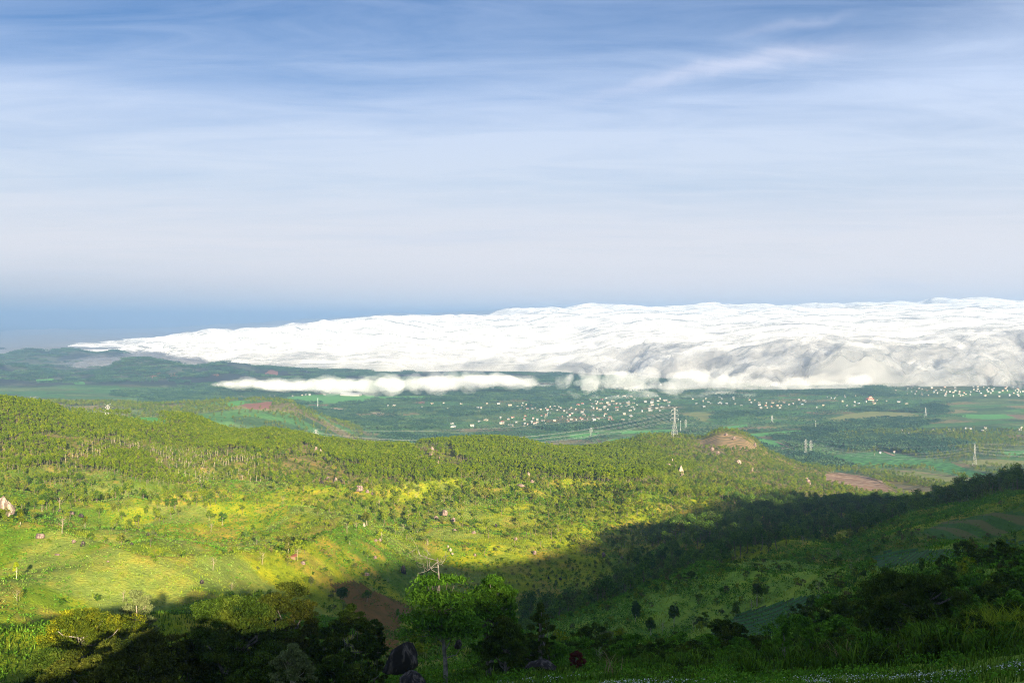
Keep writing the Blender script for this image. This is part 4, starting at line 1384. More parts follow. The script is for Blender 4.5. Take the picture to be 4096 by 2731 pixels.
# shrubs
x, y, rg = scatter_area(150, 1250, 4.6, 53, jit=0.5)
P = mk(x, y); u, v, r = uvr(P)
fm = field_mask(x, y, P[:, 2])
n1_ = fbm(x / 48, y / 48, oct=4, seed=64); n2_ = fbm(x / 12, y / 12, oct=2, seed=65)
d = 0.05 + 0.5 * sstep(0.47, 0.62, n1_)
d = d + 0.30 * sstep(480, 640, u) * sstep(0.45, 0.6, n2_)
d = np.where(r > 850, 0.55, d)
kn = (u < 230) & (v > 540)
d = np.where(kn, 0.03, d)
d = np.where((r < 520) & (u > 480), 0.22 + 0.65 * sstep(0.44, 0.58, n1_), d)
d = np.where(r < 190, d * 0.6, d)
keep = (rg.random(len(x)) < d) & ~fm
PS = P[keep]; vS = rg.integers(0, 4, len(PS)); S = (0.6 + 0.75 * rg.random(len(PS)))


def shrub_maker(var, p, rz, s, label):
    o = link('shrub', SHRUB[var]); o.location = p; o.rotation_euler = (0, 0, rz); o.scale = (s, s, s)
    return tag(o, label, 'shrub', 'shrubs over the near slopes')


def shrub_label(p):
    u_, v_ = project(p[0], p[1], p[2])
    return 'low rounded shrub on the ' + ('left foot of the grassy hill' if u_ < 400 else ('shaded slope beyond the foreground trees' if u_ < 600 else 'shaded green slope on the right'))


thin_points('shrub', PS, S, rg.random(len(PS)) * 6.28, vS, 300, 1.8, 'low rounded shrub', 'shrub', None, 'scrub', 'low scrub scattered over the slopes',
            shrub_maker, lambda made: SHRUB if made is None else [[made.get(i) or next(iter(made.values()))] for i in range(4)])

# second ridge: scrubby wood
x, y, rg = scatter_area(2150, 3250, 9.0, 54, jit=0.5)
P = mk(x, y); u, v, r = uvr(P)
n1_ = fbm(x / 90, y / 90, oct=4, seed=66)
z = P[:, 2]
keep = (z > 12) & (rg.random(len(x)) < 0.15 + 0.75 * sstep(0.40, 0.58, n1_)) & ~field_mask(x, y, z)
P2 = P[keep]
bt_ = [o for o in COL.objects if o.name.startswith('broadleaf_tree')][:1]
allb = {}
for o in COL.objects:
    if o.name.startswith('broadleaf_tree') and o.type == 'EMPTY':
        cm = [c for c in o.children if c.name.startswith('crown')][0].data.name
        allb.setdefault(cm, o)
pb = [list(o.children) for o in allb.values()]
R = np.zeros((len(P2), 3)); R[:, 2] = rg.random(len(P2)) * 6.28
gn_scatter('second_ridge_wood', P2, np.repeat((0.7 + 0.5 * rg.random(len(P2)))[:, None], 3, 1), R, rg.integers(0, len(pb), len(P2)), pb, 'green scrubby wood on the second ridge')

# valley woods: patches set in blocks
ROT = 0.28
ca, sa = math.cos(ROT), math.sin(ROT)
x, y, rg = scatter_area(2080, 5700, 34.0, 55, jit=0.22)
P = mk(x, y); u, v, r = uvr(P)
rx_ = x * ca + y * sa; ry_ = -x * sa + y * ca
cell = _h(np.floor(rx_ / 330 + 0.5 * np.floor(ry_ / 190)), np.floor(ry_ / 190), np.zeros_like(rx_), 71)
big = fbm(x / 700, y / 700, oct=3, seed=72)
TOWN = [[(495, 412), (540, 408), (600, 394), (660, 393), (700, 396), (760, 398), (850, 396), (935, 397), (930, 406), (800, 412), (700, 412), (665, 416), (640, 421), (560, 426), (500, 428)],
        [(380, 401), (530, 400), (530, 409), (440, 410), (380, 409)], [(880, 386), (1040, 384), (1040, 397), (900, 398)], [(440, 418), (510, 416), (515, 428), (445, 429)]]
town = any_poly(u, v, TOWN) & (r > 3300)
wood = (cell < 0.52 + 0.5 * (big - 0.5)) & ~town
fmv = np.zeros(len(x), bool)
for dx, dy in ((0, 0), (14, 0), (-14, 0), (0, 16), (0, -16)):
    fmv |= field_mask(x + dx, y + dy)
low = P[:, 2] < 22
keep = wood & ~fmv & low & (r > np.where(u > 560, 2200, 2900))
GP = []
pos_ = P[keep]
g_obj = []
for i, me in enumerate(GROVE + SPARSE):
    pass
first = {}
def grove_obj(me, p, nm, lab):
    o = link(nm, me); o.location = p; tag(o, lab, kind='stuff'); return o
dense_o = [[grove_obj(me, pos_[(i + 1) * len(pos_) // 5], 'wood_patch', 'patch of dark blue-green plantation wood on the valley floor')] for i, me in enumerate(GROVE)]
R = np.zeros((len(pos_), 3)); R[:, 2] = ROT
gn_scatter('valley_wood', pos_, np.c_[np.ones(len(pos_)), np.ones(len(pos_)), 0.8 + 0.5 * _h(np.floor(pos_[:, 0] / 300), np.floor(pos_[:, 1] / 190), np.zeros(len(pos_)), 5)], R,
           rg.integers(0, 3, len(pos_)), dense_o, 'blocks of dark blue-green plantation wood covering the valley floor')
sp_keep = ~wood & ~fmv & low & (rg.random(len(x)) < np.where(town, 0.9, 0.55)) & (r > np.where(u > 560, 2200, 2900))
ps_ = P[sp_keep]
sparse_o = [[grove_obj(me, ps_[(i + 1) * len(ps_) // 5], 'tree_patch', 'scattered trees between the fields and houses of the valley')] for i, me in enumerate(SPARSE)]
R = np.zeros((len(ps_), 3)); R[:, 2] = rg.random(len(ps_)) * 6.28
gn_scatter('scattered_valley_trees', ps_, np.repeat((0.8 + 0.4 * rg.random(len(ps_)))[:, None], 3, 1) * np.where(town[sp_keep], 0.68, 1.0)[:, None], R, rg.integers(0, 3, len(ps_)), sparse_o, 'loose trees and garden greenery between the houses of the valley')

# far hills: coarse patches
x, y, rg = scatter_area(5500, 8900, 62.0, 56, jit=0.45)
P = mk(x, y); u, v, r = uvr(P)
n1_ = fbm(x / 260, y / 260, oct=4, seed=74)
keep = (rg.random(len(x)) < 0.1 + 0.9 * sstep(0.44, 0.55, n1_)) & ~field_mask(x, y, P[:, 2]) & ((u < 420) | (r < 6600)) 
P3 = P[keep]
R = np.zeros((len(P3), 3)); R[:, 2] = rg.random(len(P3)) * 6.28
gn_scatter('far_hill_wood', P3, np.tile([1.6, 1.6, 1.3], (len(P3), 1)), R, rg.integers(0, 3, len(P3)), dense_o, 'far woods on the blue hills on the left')


# ---------------------------------------------------------------- low growth, built as one mesh each
def tufts(name, P, nb, size, mat, label, L=1.0, wdt=0.3, spread=0.5, up=0.1, hgt=0.5, droop=0.0, seed=1, lift=0.25):
    rg = np.random.default_rng(seed)
    C = np.repeat(P, nb, 0)
    off = rg.normal(size=(len(C), 3)) * spread; off[:, 2] = rg.random(len(C)) * hgt + lift
    sz = np.repeat(size, nb) if not np.isscalar(size) else size
    if not np.isscalar(size): off *= np.repeat(size / size.mean(), nb)[:, None]
    V, F = leaves(C + off, sz, rg, L, wdt, up, droop=droop)
    o = link(name, mesh_np(name, V, F, [mat]))
    return tag(o, label, kind='stuff')


def blades(name, P, nb, h, mat, label, wd=0.04, spread=0.4, lean=0.45, seed=1, seg=3):
    """upright arching blades"""
    rg = np.random.default_rng(seed)
    n = len(P) * nb
    C = np.repeat(P, nb, 0) + np.c_[rg.normal(size=(n, 2)) * spread, np.zeros(n)]
    hh = (np.repeat(h, nb) if not np.isscalar(h) else h) * (0.55 + 0.6 * rg.random(n))
    a = rg.random(n) * 2 * math.pi; D = np.stack([np.cos(a), np.sin(a), 0 * a], 1); Q = np.stack([-np.sin(a), np.cos(a), 0 * a], 1)
    ln = lean * (0.3 + rg.random(n)) * hh
    Vs = []
    for k in range(seg + 1):
        t = k / seg
        c_ = C + D * (ln * t ** 2)[:, None] + np.c_[np.zeros((n, 2)), hh * (t - 0.28 * t ** 3)]
        w_ = (wd * (1 - t) ** 0.7 * (0.7 + 0.6 * rg.random(n)) + 0.004)[:, None]
        Vs += [c_ - Q * w_, c_ + Q * w_]
    V = np.stack(Vs, 1).reshape(-1, 3)
    b = np.arange(n)[:, None] * (2 * (seg + 1))
    F = np.concatenate([np.concatenate([b + 2 * k, b + 2 * k + 1, b + 2 * k + 3, b + 2 * k + 2], 1) for k in range(seg)])
    o = link(name, mesh_np(name, V, F, [mat]))
    return tag(o, label, kind='stuff') if label else o


# leafy weeds over the grassy hill
x, y, rg = scatter_area(235, 1000, 1.9, 57, jit=0.5)
P = mk(x, y); u, v, r = uvr(P)
fm = field_mask(x, y, P[:, 2])
n1_ = fbm(x / 30, y / 30, oct=4, seed=81); n2_ = fbm(x / 40, y / 40, oct=4, seed=35)
base = (u < 620) | (r > 560)
dens = np.where(base, 0.5, 0.35) * (235.0 / r) ** 0.5 * 1.6
sel = (rg.random(len(x)) < dens) & ~fm
pale = sel & (n2_ > 0.53) & (u < 560) & (rg.random(len(x)) < 0.7)
darkg = sel & ~pale & (n1_ > 0.47)
lite = sel & ~pale & ~darkg
tufts('pale_weeds', P[pale], 9, (0.34 + r[pale] / 2200), M['weed'], 'pale leafy weeds spread over the sunlit grass', wdt=0.45, seed=91)
tufts('undergrowth', P[darkg], 8, (0.42 + r[darkg] / 1900), M['leaf_fresh'], 'green leafy undergrowth over the slopes', wdt=0.5, seed=92, hgt=0.7)
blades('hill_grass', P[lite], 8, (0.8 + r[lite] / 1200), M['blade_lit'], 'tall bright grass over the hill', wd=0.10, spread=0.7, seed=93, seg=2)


# ---------------------------------------------------------------- boulders and cliffs
def rock_mesh(seed, mat, sx=1.0, sy=1.0, sz=1.0, sub=4, rough=0.28, cleft=0.0):
    import bmesh
    bm = bmesh.new()
    bmesh.ops.create_icosphere(bm, subdivisions=sub, radius=1.0)
    co = np.array([v.co[:] for v in bm.verts])
    q = co + seed * 3.7
    dsp = (fbm(q[:, 0] * 0.9, q[:, 1] * 0.9, q[:, 2] * 0.9, oct=2, seed=seed) - 0.5) * rough * 2.6
    fac = np.round(vnoise(q[:, 0] * 1.6, q[:, 1] * 1.6, q[:, 2] * 1.2, seed=seed + 3) * 4) / 4 * rough * 0.7
    fine = (fbm(q[:, 0] * 4, q[:, 1] * 4, q[:, 2] * 3, oct=3, seed=seed + 5) - 0.5) * rough * 0.5
    rr_ = np.random.default_rng(seed * 7 + 1)
    lim = np.full(len(co), 1.25)
    for _ in range(11):                                   # broken faces
        nn = rr_.normal(size=3); nn /= np.linalg.norm(nn); dd = rr_.uniform(0.62, 0.95)
        dt = co @ nn
        lim = np.minimum(lim, np.where(dt > 0.05, dd / np.maximum(dt, 0.05), 9))
    co = co * (lim * (1 + dsp * 0.5 + fac * 0.4 + fine))[:, None]
    if cleft:
        for k in range(int(cleft)):
            a = -0.5 + k * 0.5
            co[:, 0] += np.sign(co[:, 0] - a) * 0.03
            co[:, 1] += np.exp(-((co[:, 0] - a) / 0.06) ** 2) * 0.22 * np.where(co[:, 1] < 0, 1, 0)
    co[:, :2] *= (1.0 - 0.28 * co[:, 2:3])
    co *= np.array([sx, sy, sz])
    for v, c_ in zip(bm.verts, co): v.co = c_
    me = bpy.data.meshes.new('boulder'); bm.to_mesh(me); bm.free()
    me.materials.append(mat)
    me.polygons.foreach_set('use_smooth', np.ones(len(me.polygons), bool))
    return me


RK = {k: [rock_mesh(i + 10 * j, M[mt], sub=3) for i in range(3)] for j, (k, mt) in enumerate((('rock', 'rock'), ('pale', 'rock_pale'), ('dark', 'rock_dark')))}
# (U, V of the foot, width px, height px, kind, label)
B = [
    (316, 452, 3.6, 5.5, 'rock', 'tall boulder with a dark face and pale top on the ridge'),
    (321, 455.5, 3.2, 5.2, 'pale', 'pointed white boulder beside the dark-faced boulder on the ridge'),
    (316, 461, 3, 1.8, 'dark', 'flat dark rock below the pair of tall ridge boulders'),
    (324.5, 460, 3, 2.6, 'dark', 'dark rock right below the pointed white boulder'),
    (322, 484, 4, 2.6, 'dark', 'low dark rock left of the broken boulder pile'),
    (336, 483, 5.5, 4.5, 'rock', 'broken grey boulder pile in the scrub above the big round boulder'),
    (338, 487, 3.2, 4.0, 'rock', 'upright grey rock under the broken boulder pile'),
    (328, 480, 4.5, 1.8, 'rock', 'sloping slab up and left of the broken boulder pile'),
    (342.5, 482, 2, 2.2, 'pale', 'small pale stone right of the broken boulder pile'),
    (358.8, 492, 8.5, 7.5, 'rock', 'big round boulder at the top edge of the bright grass'),
    (352, 489, 5, 2.5, 'rock', 'low rocks just left of the big round boulder'),
    (367.5, 492, 4, 3, 'rock', 'small boulder just right of the big round boulder'),
    (373, 495, 4.2, 3.6, 'rock', 'boulder cluster right of the big round boulder, by the dead trunks'),
    (302, 484, 2.4, 3.0, 'rock', 'small split rock far left of the broken boulder pile'),
    (432, 454, 5.6, 6.5, 'rock', 'large rounded boulder standing near the ridge top'),
    (415.5, 452, 3.6, 5, 'rock', 'slim boulder left of the large rounded one near the ridge top'),
    (410, 448, 3, 3.4, 'rock', 'tan rock on the ridge top, leftmost of its three'),
    (437.5, 464, 3.5, 3, 'rock', 'small rock below the large rounded ridge-top boulder'),
    (439.5, 460, 2, 3, 'rock', 'narrow rock just under the large rounded ridge-top boulder'),
    (528.6, 478, 3, 5, 'pale', 'pale upright rock at the foot of the plantation'),
    (532, 482, 4.5, 2.6, 'rock', 'sloping brown slab under the pale upright rock'),
    (542, 480, 3, 3.2, 'rock', 'small rock right of the pale upright rock'),
    (521, 487, 9, 3.2, 'rock', 'long low boulder on the crest of the grassy hill'),
    (531.5, 499, 3.2, 2.6, 'rock', 'round stone on the slope below the long low boulder'),
    (668, 471, 5.2, 8, 'rock', 'dark left boulder of the tall group in the right wood'),
    (672.5, 466, 2.2, 6.5, 'pale', 'thin pale pinnacle behind the tall boulder group'),
    (675.6, 473.5, 3.6, 7.5, 'rock', 'middle boulder of the tall group in the right wood'),
    (681, 475.5, 6.2, 9.5, 'pale', 'largest boulder, smooth and cream, right of the tall group'),
    (739, 463.5, 6, 3, 'pale', 'pale rocks in the wood below the tan terraces'),
    (752.6, 471, 3, 3, 'pale', 'single pale stone lower right of the tan terraces'),
    (726, 435.5, 3, 2.5, 'rock', 'rock at the top of the tan terraced hill'),
    (734, 439.5, 3.4, 2.4, 'rock', 'rocks inside the tan terraced field'),
    (755, 446, 2.6, 2.8, 'rock', 'stone at the right corner of the tan terraced field'),
    (806.5, 479, 3, 2, 'pale', 'bright stone above the brown rocks near the ploughed terraces'),
    (800, 481.5, 5, 2.4, 'rock', 'brown rocks left of the ploughed terraces'),
    (808, 484, 6, 4, 'rock', 'cluster of brown rocks beside the ploughed terraces'),
    (641, 445, 4.5, 2.8, 'rock', 'grey rocks on the knoll left of the big pylon'),
    (712, 451, 4.5, 3, 'rock', 'grey outcrop on the tan scrub under the terraces'),
    (718, 454, 3.5, 2.2, 'rock', 'lower outcrop on the tan scrub under the terraces'),
    (444.7, 516, 7.5, 7.5, 'rock', 'cluster of tall brown rocks on the bright grass'),
    (436, 519, 5, 3.4, 'rock', 'rock left of the tall brown cluster on the bright grass'),
    (453.5, 521, 4, 4, 'rock', 'rock right of the tall brown cluster on the bright grass'),
    (364, 526, 3.2, 4, 'pale', 'pale stone under a leaning tree on the bright grass'),
    (375.7, 541.5, 4, 2.6, 'rock', 'pinkish rock left in the pair on the grass'),
    (380, 540.5, 4.4, 2.8, 'rock', 'pinkish rock right in the pair on the grass'),
    (450.5, 550.5, 3.2, 3.6, 'pale', 'white-topped stone highest in the bright group'),
    (452.5, 554.5, 3, 2.4, 'pale', 'white stone lowest in the bright group'),
    (448, 547, 2.6, 2.2, 'pale', 'smallest white stone left in the bright group'),
    (364.6, 575.5, 9, 4, 'rock', 'long grey outcrop at the edge of the shade'),
    (404, 573, 4, 9, 'dark', 'dark rock stack in the shaded grass'),
    (303, 564, 5.5, 3, 'rock', 'flat grey rocks in the weeds on the left slope'),
    (375, 559, 3, 3.8, 'rock', 'brown rock above the long grey outcrop'),
    (454.6, 531, 4, 2.2, 'rock', 'brown rock low in the row on the upper grass'),
    (474, 533, 4, 2.6, 'rock', 'brown rock in the upper grass, right of two others'),
    (496, 527, 3.2, 4, 'rock', 'upright brown rock on the upper grass'),
    (516, 540, 3, 3, 'rock', 'round brown rock right of the upright one'),
    (475, 556, 3, 2.4, 'rock', 'brown rock lower down on the grass right of the white stones'),
    (40, 539, 10, 5.5, 'rock', 'long dark boulder lying on the left knoll'),
    (73.7, 543.5, 4.2, 3, 'rock', 'rounded rock right of the long boulder on the knoll'),
    (82.5, 546, 4.4, 4, 'dark', 'dark upright rock on the brow of the knoll'),
    (131.5, 545, 3.2, 2.6, 'dark', 'lone dark stone in the pale weeds'),
    (153.5, 534, 3.8, 4.5, 'pale', 'stone with one white side under the trees on the left'),
    (148, 535, 4, 3, 'dark', 'dark stone touching the white-sided one'),
    (57, 555, 5, 1.8, 'rock', 'flat pinkish stones on the green knoll'),
    (108, 563, 3, 1.8, 'rock', 'small stone low on the green knoll'),
    (201.7, 584, 4.2, 3.4, 'dark', 'dark stone among the white-leaved weeds at the shade edge'),
    (534.5, 555, 4.4, 5, 'rock', 'brown boulder on the grass above the shade'),
    (603.5, 557, 4, 5, 'rock', 'brown boulder under a tree at the shade line'),
    (622, 558.5, 3, 2.6, 'rock', 'small stone right of the shade-line boulder'),
    (548.5, 578.5, 2.2, 3, 'dark', 'small black stone in the shade, left of two'),
    (560.5, 580, 3, 3, 'dark', 'small black stone in the shade, right of two'),
    (59.5, 512.5, 5, 3.2, 'dark', 'dark rounded rock highest of three below the left plantation'),
    (70.6, 514.5, 7, 4, 'rock', 'middle and widest rock of three below the left plantation'),
    (81.7, 517, 5, 4, 'dark', 'dark rock lowest of three below the left plantation'),
]
for i, (u_, v_, wpx, hpx, k, lab) in enumerate(B):
    p = hit(u_, v_, 200); r_ = math.hypot(p[0], p[1])
    sw = wpx * r_ / F_PX / 2; shh = hpx * r_ / F_PX / 2
    rise_ = 2.2 if r_ > 950 else 0.0
    o = link('boulder', RK[k][i % 3]); o.location = (p[0], p[1], p[2] + shh * 0.85 + rise_ * 0.4)
    o.scale = (sw * 0.95, max(sw, shh) * 0.95, shh * 1.1 + rise_ * 0.3); o.rotation_euler = (0, 0, i * 0.37 % 0.9 - 0.45)
    tag(o, lab, 'boulder', 'boulders on the hills')
# the cliff on the left edge
p = hit(5, 517, 300); r_ = math.hypot(p[0], p[1])
me = rock_mesh(77, M['rock_cliff'], 1, 1, 1, sub=5, rough=0.42, cleft=3)
o = link('cliff', me); o.location = (p[0], p[1], p[2] + 17 * r_ / F_PX / 2); o.scale = (8 * r_ / F_PX, 5 * r_ / F_PX, 8.5 * r_ / F_PX)
tag(o, 'large pale cleft rock face among trees at the left edge', 'cliff')

# foreground rocks
def near_rock(u_, v_, wpx, hpx, seed, lab, r_, mat='rock_dark', rough=0.25, lean=0.0):
    t, s = ray(u_, v_)
    x_, y_ = r_ * math.sin(t), r_ * math.cos(t)
    me = rock_mesh(seed, M[mat], sub=5, rough=rough)
    sw = wpx * r_ / F_PX / 2; shh = hpx * r_ / F_PX / 2
    zc_ = CAM_Z + r_ * s + shh
    o = link('boulder', me); o.location = (x_, y_, zc_ - shh * 0.1); o.scale = (sw, sw * 0.9, shh * 1.12); o.rotation_euler = (0, lean, 0)
    tag(o, lab, 'boulder', 'dark foreground boulders')
near_rock(403, 673, 32, 33, 406, 'tall black boulder beside the pale slender trunk in front', 92, lean=0.15)
near_rock(413, 688, 24, 19, 402, 'smaller black boulder in the grass in front of the tall one', 80)
near_rock(541, 667, 26, 9, 403, 'low flat black boulder under the leaning tree', 96)
near_rock(977.7, 582, 17, 11, 404, 'dark dome-shaped boulder with a pale cap on the right slope', 290, mat='rock')
near_rock(458, 648, 8, 9, 405, 'small dark boulder just right of the pale slender trunk', 110)

# ---------------------------------------------------------------- pylons, masts and wires
M['steel'] = mat_simple('galvanised_steel', (0.42, 0.42, 0.40), (0.50, 0.49, 0.47), 0.5, 0.5, 0.5)
M['cable'] = mat_simple('aluminium_cable', (0.44, 0.42, 0.39), (0.68, 0.66, 0.62), 0.5, 0.5, 0.5)
M['mast_red'] = mat_simple('red_paint', (0.45, 0.06, 0.04), (0.5, 0.08, 0.05))
M['mast_white'] = mat_simple('white_paint', (0.75, 0.75, 0.73), (0.8, 0.8, 0.78))


def bar(mb, a, b, w_):
    mb.add(*tube(np.array([a, b]), [w_ / 2, w_ / 2], 4))


def pylon(loc, h, rz, label, group='power pylons', arms=3, span=7.5, base=5.2, w_=0.36):
    """lattice tower: four tapering legs, crossed bracing, cross-arms, a peak"""
    e = empty('pylon', loc, rz)
    waist = h * 0.56
    def hw(z):
        return base * (1 - z / waist) + 1.15 * (z / waist) if z < waist else 1.15 - 0.45 * (z - waist) / (h - waist)
    lv = np.concatenate([np.linspace(0, waist, 6), np.linspace(waist, h, 8)[1:]])
    for sx in (-1, 1):
        for sy in (-1, 1):
            mb = MB()
            for a, b in zip(lv[:-1], lv[1:]):
                bar(mb, (sx * hw(a), sy * hw(a), a - (1.5 if a == 0 else 0)), (sx * hw(b), sy * hw(b), b), w_ * (1.1 if a < waist else 0.8))
            link('leg', mb.mesh('leg', [M['steel']]), e)
    mb = MB()
    for a, b in zip(lv[:-1], lv[1:]):
        A_, B_ = hw(a), hw(b)
        for s in (-1, 1):
            for (p, q) in (((-A_, s * A_, a), (B_, s * B_, b)), ((A_, s * A_, a), (-B_, s * B_, b)), ((s * A_, -A_, a), (s * B_, B_, b)), ((s * A_, A_, a), (s * B_, -B_, b))):
                bar(mb, p, q, w_ * 0.55)
            bar(mb, (-B_, s * B_, b), (B_, s * B_, b), w_ * 0.5); bar(mb, (s * B_, -B_, b), (s * B_, B_, b), w_ * 0.5)
    link('bracing', mb.mesh('bracing', [M['steel']]), e)
    ends = []
    for i in range(arms):
        z = h * (0.64 + 0.14 * i)
        for s in (-1, 1):
            mb = MB(); L = span * (1.0 - 0.08 * i); k = hw(z)
            tip = (s * L, 0, z)
            for sy in (-1, 1):
                bar(mb, (s * k, sy * k, z), tip, w_ * 0.6); bar(mb, (s * k, sy * k, z + 2.0), tip, w_ * 0.6)
                bar(mb, (s * (k + L) / 2, sy * k / 2, z), (s * (k + L) / 2, sy * k / 2, z + 1.0), w_ * 0.4)
            a_ = link('cross_arm', mb.mesh('cross_arm', [M['steel']]), e)
            mb2 = MB(); mb2.add(*tube([[s * L, 0, z], [s * L, 0, z - 2.6]], [0.16, 0.16], 5))
            link('insulator', mb2.mesh('insulator', [M['mast_white']]), a_)
            ends.append((s, i, z - 2.6, L))
    mb = MB()
    for s in (-1, 1):
        bar(mb, (0, 0, h), (s * 4.6, 0, h + 1.4), w_ * 0.6); bar(mb, (s * hw(h), 0, h - 1.5), (s * 4.6, 0, h + 1.4), w_ * 0.5)
    bar(mb, (-hw(h), 0, h), (hw(h), 0, h), w_ * 0.6)
    link('peak', mb.mesh('peak', [M['steel']]), e)
    tag(e, label, 'pylon', group)
    c_, s_ = math.cos(rz), math.sin(rz)
    out = {}
    for (s, i, z, L) in ends:
        out[(s, i)] = np.array([loc[0] + s * L * c_, loc[1] + s * L * s_, loc[2] + z])
    for s in (-1, 1):
        out[(s, 9)] = np.array([loc[0] + s * 4.6 * c_, loc[1] + s * 4.6 * s_, loc[2] + h + 1.4])
    return out


def at(u_, r_):
    t, _ = ray(u_, 450)
    x_, y_ = r_ * math.sin(t), r_ * math.cos(t)
    return np.array([x_, y_, float(H(x_, y_))])


def top_h(u_, vtop, r_):
    p = at(u_, r_); _, s = ray(u_, vtop)
    return CAM_Z + r_ * s - p[2]


def wires(A, Bd, sag, label, r0=0.13, keys=None):
    r0 *= 0.36
    for k in (keys or A.keys()):
        if k not in Bd: continue
        a, b = A[k], Bd[k]
        t = np.linspace(0, 1, 22)[:, None]
        P = a + (b - a) * t
        P[:, 2] -= (4 * t * (1 - t))[:, 0] * sag * (0.6 if k[1] == 9 else 1)
        rr = r0 * (0.5 if k[1] == 9 else 1)
        o = link('power_line', mesh_np('power_line', *tube(P, np.full(22, rr), 4), [M['cable']]))
        nm = {0: 'lowest', 1: 'middle', 2: 'upper', 9: 'thin topmost'}[k[1]]
        tag(o, label.format(nm, 'near' if k[0] < 0 else 'far'), 'power line', 'power lines between the pylons')


pm = at(674.5, 1955)
hm = top_h(674.5, 407.3, 1955)
T1 = pylon(pm, hm, math.radians(18), 'largest lattice pylon on the knoll left of the tan terraced hill')
pa = at(805.8, 2590); T2 = pylon(pa, top_h(805.8, 438.8, 2590), math.radians(42), 'left pylon of the close pair beyond the wooded slope', span=6.5, base=3.6, w_=0.15)
pb_ = at(810.8, 2640); T3 = pylon(pb_, top_h(810.8, 439.8, 2640), math.radians(42), 'right pylon of the close pair beyond the wooded slope', span=6.5, base=3.6, w_=0.15)
pr = at(974.8, 2484); T4 = pylon(pr, top_h(974.8, 443.4, 2484), math.radians(70), 'tall pylon by the green field on the right', span=7, base=4.4)
po = at(1140, 2560); 
pl = at(316, 1980); T5 = pylon(pl, top_h(316, 429.3, 1980), math.radians(20), 'pylon whose top shows above the middle of the ridge', span=4.5, base=4, w_=0.3)
p6 = at(108, 1760); T6 = pylon(p6, top_h(108, 404.3, 1760), math.radians(30), 'pale pylon behind the dark green field on the left ridge', span=3.2, base=3.0, w_=0.3)
p7 = at(33.5, 1850); T7 = pylon(p7, top_h(33.5, 397.2, 1850), math.radians(35), 'pylon top just over the trees at the far left', span=4, base=4, w_=0.28)
wires(T1, T5, 30, '{} {} wire from the largest pylon down behind the ridge to the left', 0.17)
wires(T5, T6, 34, '{} {} wire along the back of the ridge between the two left pylons', 0.12)
wires(T6, T7, 14, '{} {} wire between the two pylons farthest left', 0.12)
wires(T1, T2, 40, '{} {} wire from the largest pylon to the close pair', 0.10, [(-1, 0), (1, 2), (-1, 2), (1, 9)])
wires(T3, T4, 20, '{} {} wire from the close pair to the tall right pylon', 0.17)
out = {k: v_ + (po - pr) for k, v_ in T4.items()}
wires(T4, out, 12, '{} {} wire running off to the right from the tall right pylon', 0.17)
p8 = at(925.4, 3690); T8 = pylon(p8, top_h(925.4, 406.9, 3690), math.radians(60), 'small pylon in the woods far right, beside the pasture', span=5, base=3.6, w_=0.28)
p9 = at(771.9, 3490); T9 = pylon(p9, top_h(771.9, 415.0, 3490), math.radians(40), 'small pylon above the dark plantations, left of the pasture', span=4.5, base=3.2, w_=0.26)
p10 = at(685.7, 3326); T10 = pylon(p10, top_h(685.7, 419.2, 3326), math.radians(30), 'small pylon just right of the largest one, far behind it', span=4.5, base=2.4, w_=0.22)
p11 = at(591, 3110); T11 = pylon(p11, top_h(591, 427.2, 3110), math.radians(20), 'small pylon in the green field left of the knoll', span=4.5, base=2.2, w_=0.22)
wires(T11, T10, 10, '{} {} wire between the two small pylons near the knoll', 0.09, [(-1, 0), (1, 0)])
wires(T10, T9, 10, '{} {} wire across the dark plantations', 0.09, [(-1, 0), (1, 0)])
wires(T9, T8, 14, '{} {} wire towards the small far right pylon', 0.09, [(-1, 0), (1, 0)])
p12 = at(872.5 + 1, 5000); pylon(p12, top_h(873.5, 391.5, 5000), 0.6, 'faint pylon behind the red-roofed pagoda', span=4, base=3, w_=0.5)


def mast(u_, vt, r_, label, band=False, w_=0.9, taper=0.4):
    p = at(u_, r_); h = top_h(u_, vt, r_)
    e = empty('mast', p)
    n = 6 if band else 1
    for i in range(n):
        mb = MB(); a, b = h * i / n, h * (i + 1) / n
        ra = w_ * (1 - (1 - taper) * i / n) / 2; rb = w_ * (1 - (1 - taper) * (i + 1) / n) / 2
        mb.add(*tube([[0, 0, a - (1 if i == 0 else 0)], [0, 0, b]], [ra, rb], 6))
        link('mast_section' if n > 1 else 'pole', mb.mesh('pole', [M['mast_red'] if (band and i % 2) else M['mast_white']]), e)
    mb = MB(); mb.add(*tube([[0, 0, h - 1.5], [0, 0, h]], [w_ * 0.9, w_ * 0.9], 6))
    link('antenna', mb.mesh('antenna', [M['mast_white']]), e)
    tag(e, label, 'mast', 'masts in the valley')


mast(442, 392.3, 4700, 'red and white banded mast just under the long fog bank', True, 1.6)
mast(318, 397.8, 4100, 'tapering pale mast in the field left of the valley', False, 2.2, 0.2)
mast(680.6, 420.2, 3180, 'slim pale pole just right of the largest pylon', False, 0.8)
mast(815.6, 420.3, 3300, 'slim pale pole in the dark plantation', False, 0.8)
mast(547.5, 412, 3700, 'thin mast rising over the left end of the village', False, 0.8)
mast(467.6, 391.5, 4800, 'thin mast under the right half of the fog bank', False, 1.0)
mast(387, 393.5, 4700, 'thin mast by the green fields under the fog bank', False, 0.9)
mast(896.5, 398, 4600, 'thin mast between the pagoda and the far town', False, 1.0)

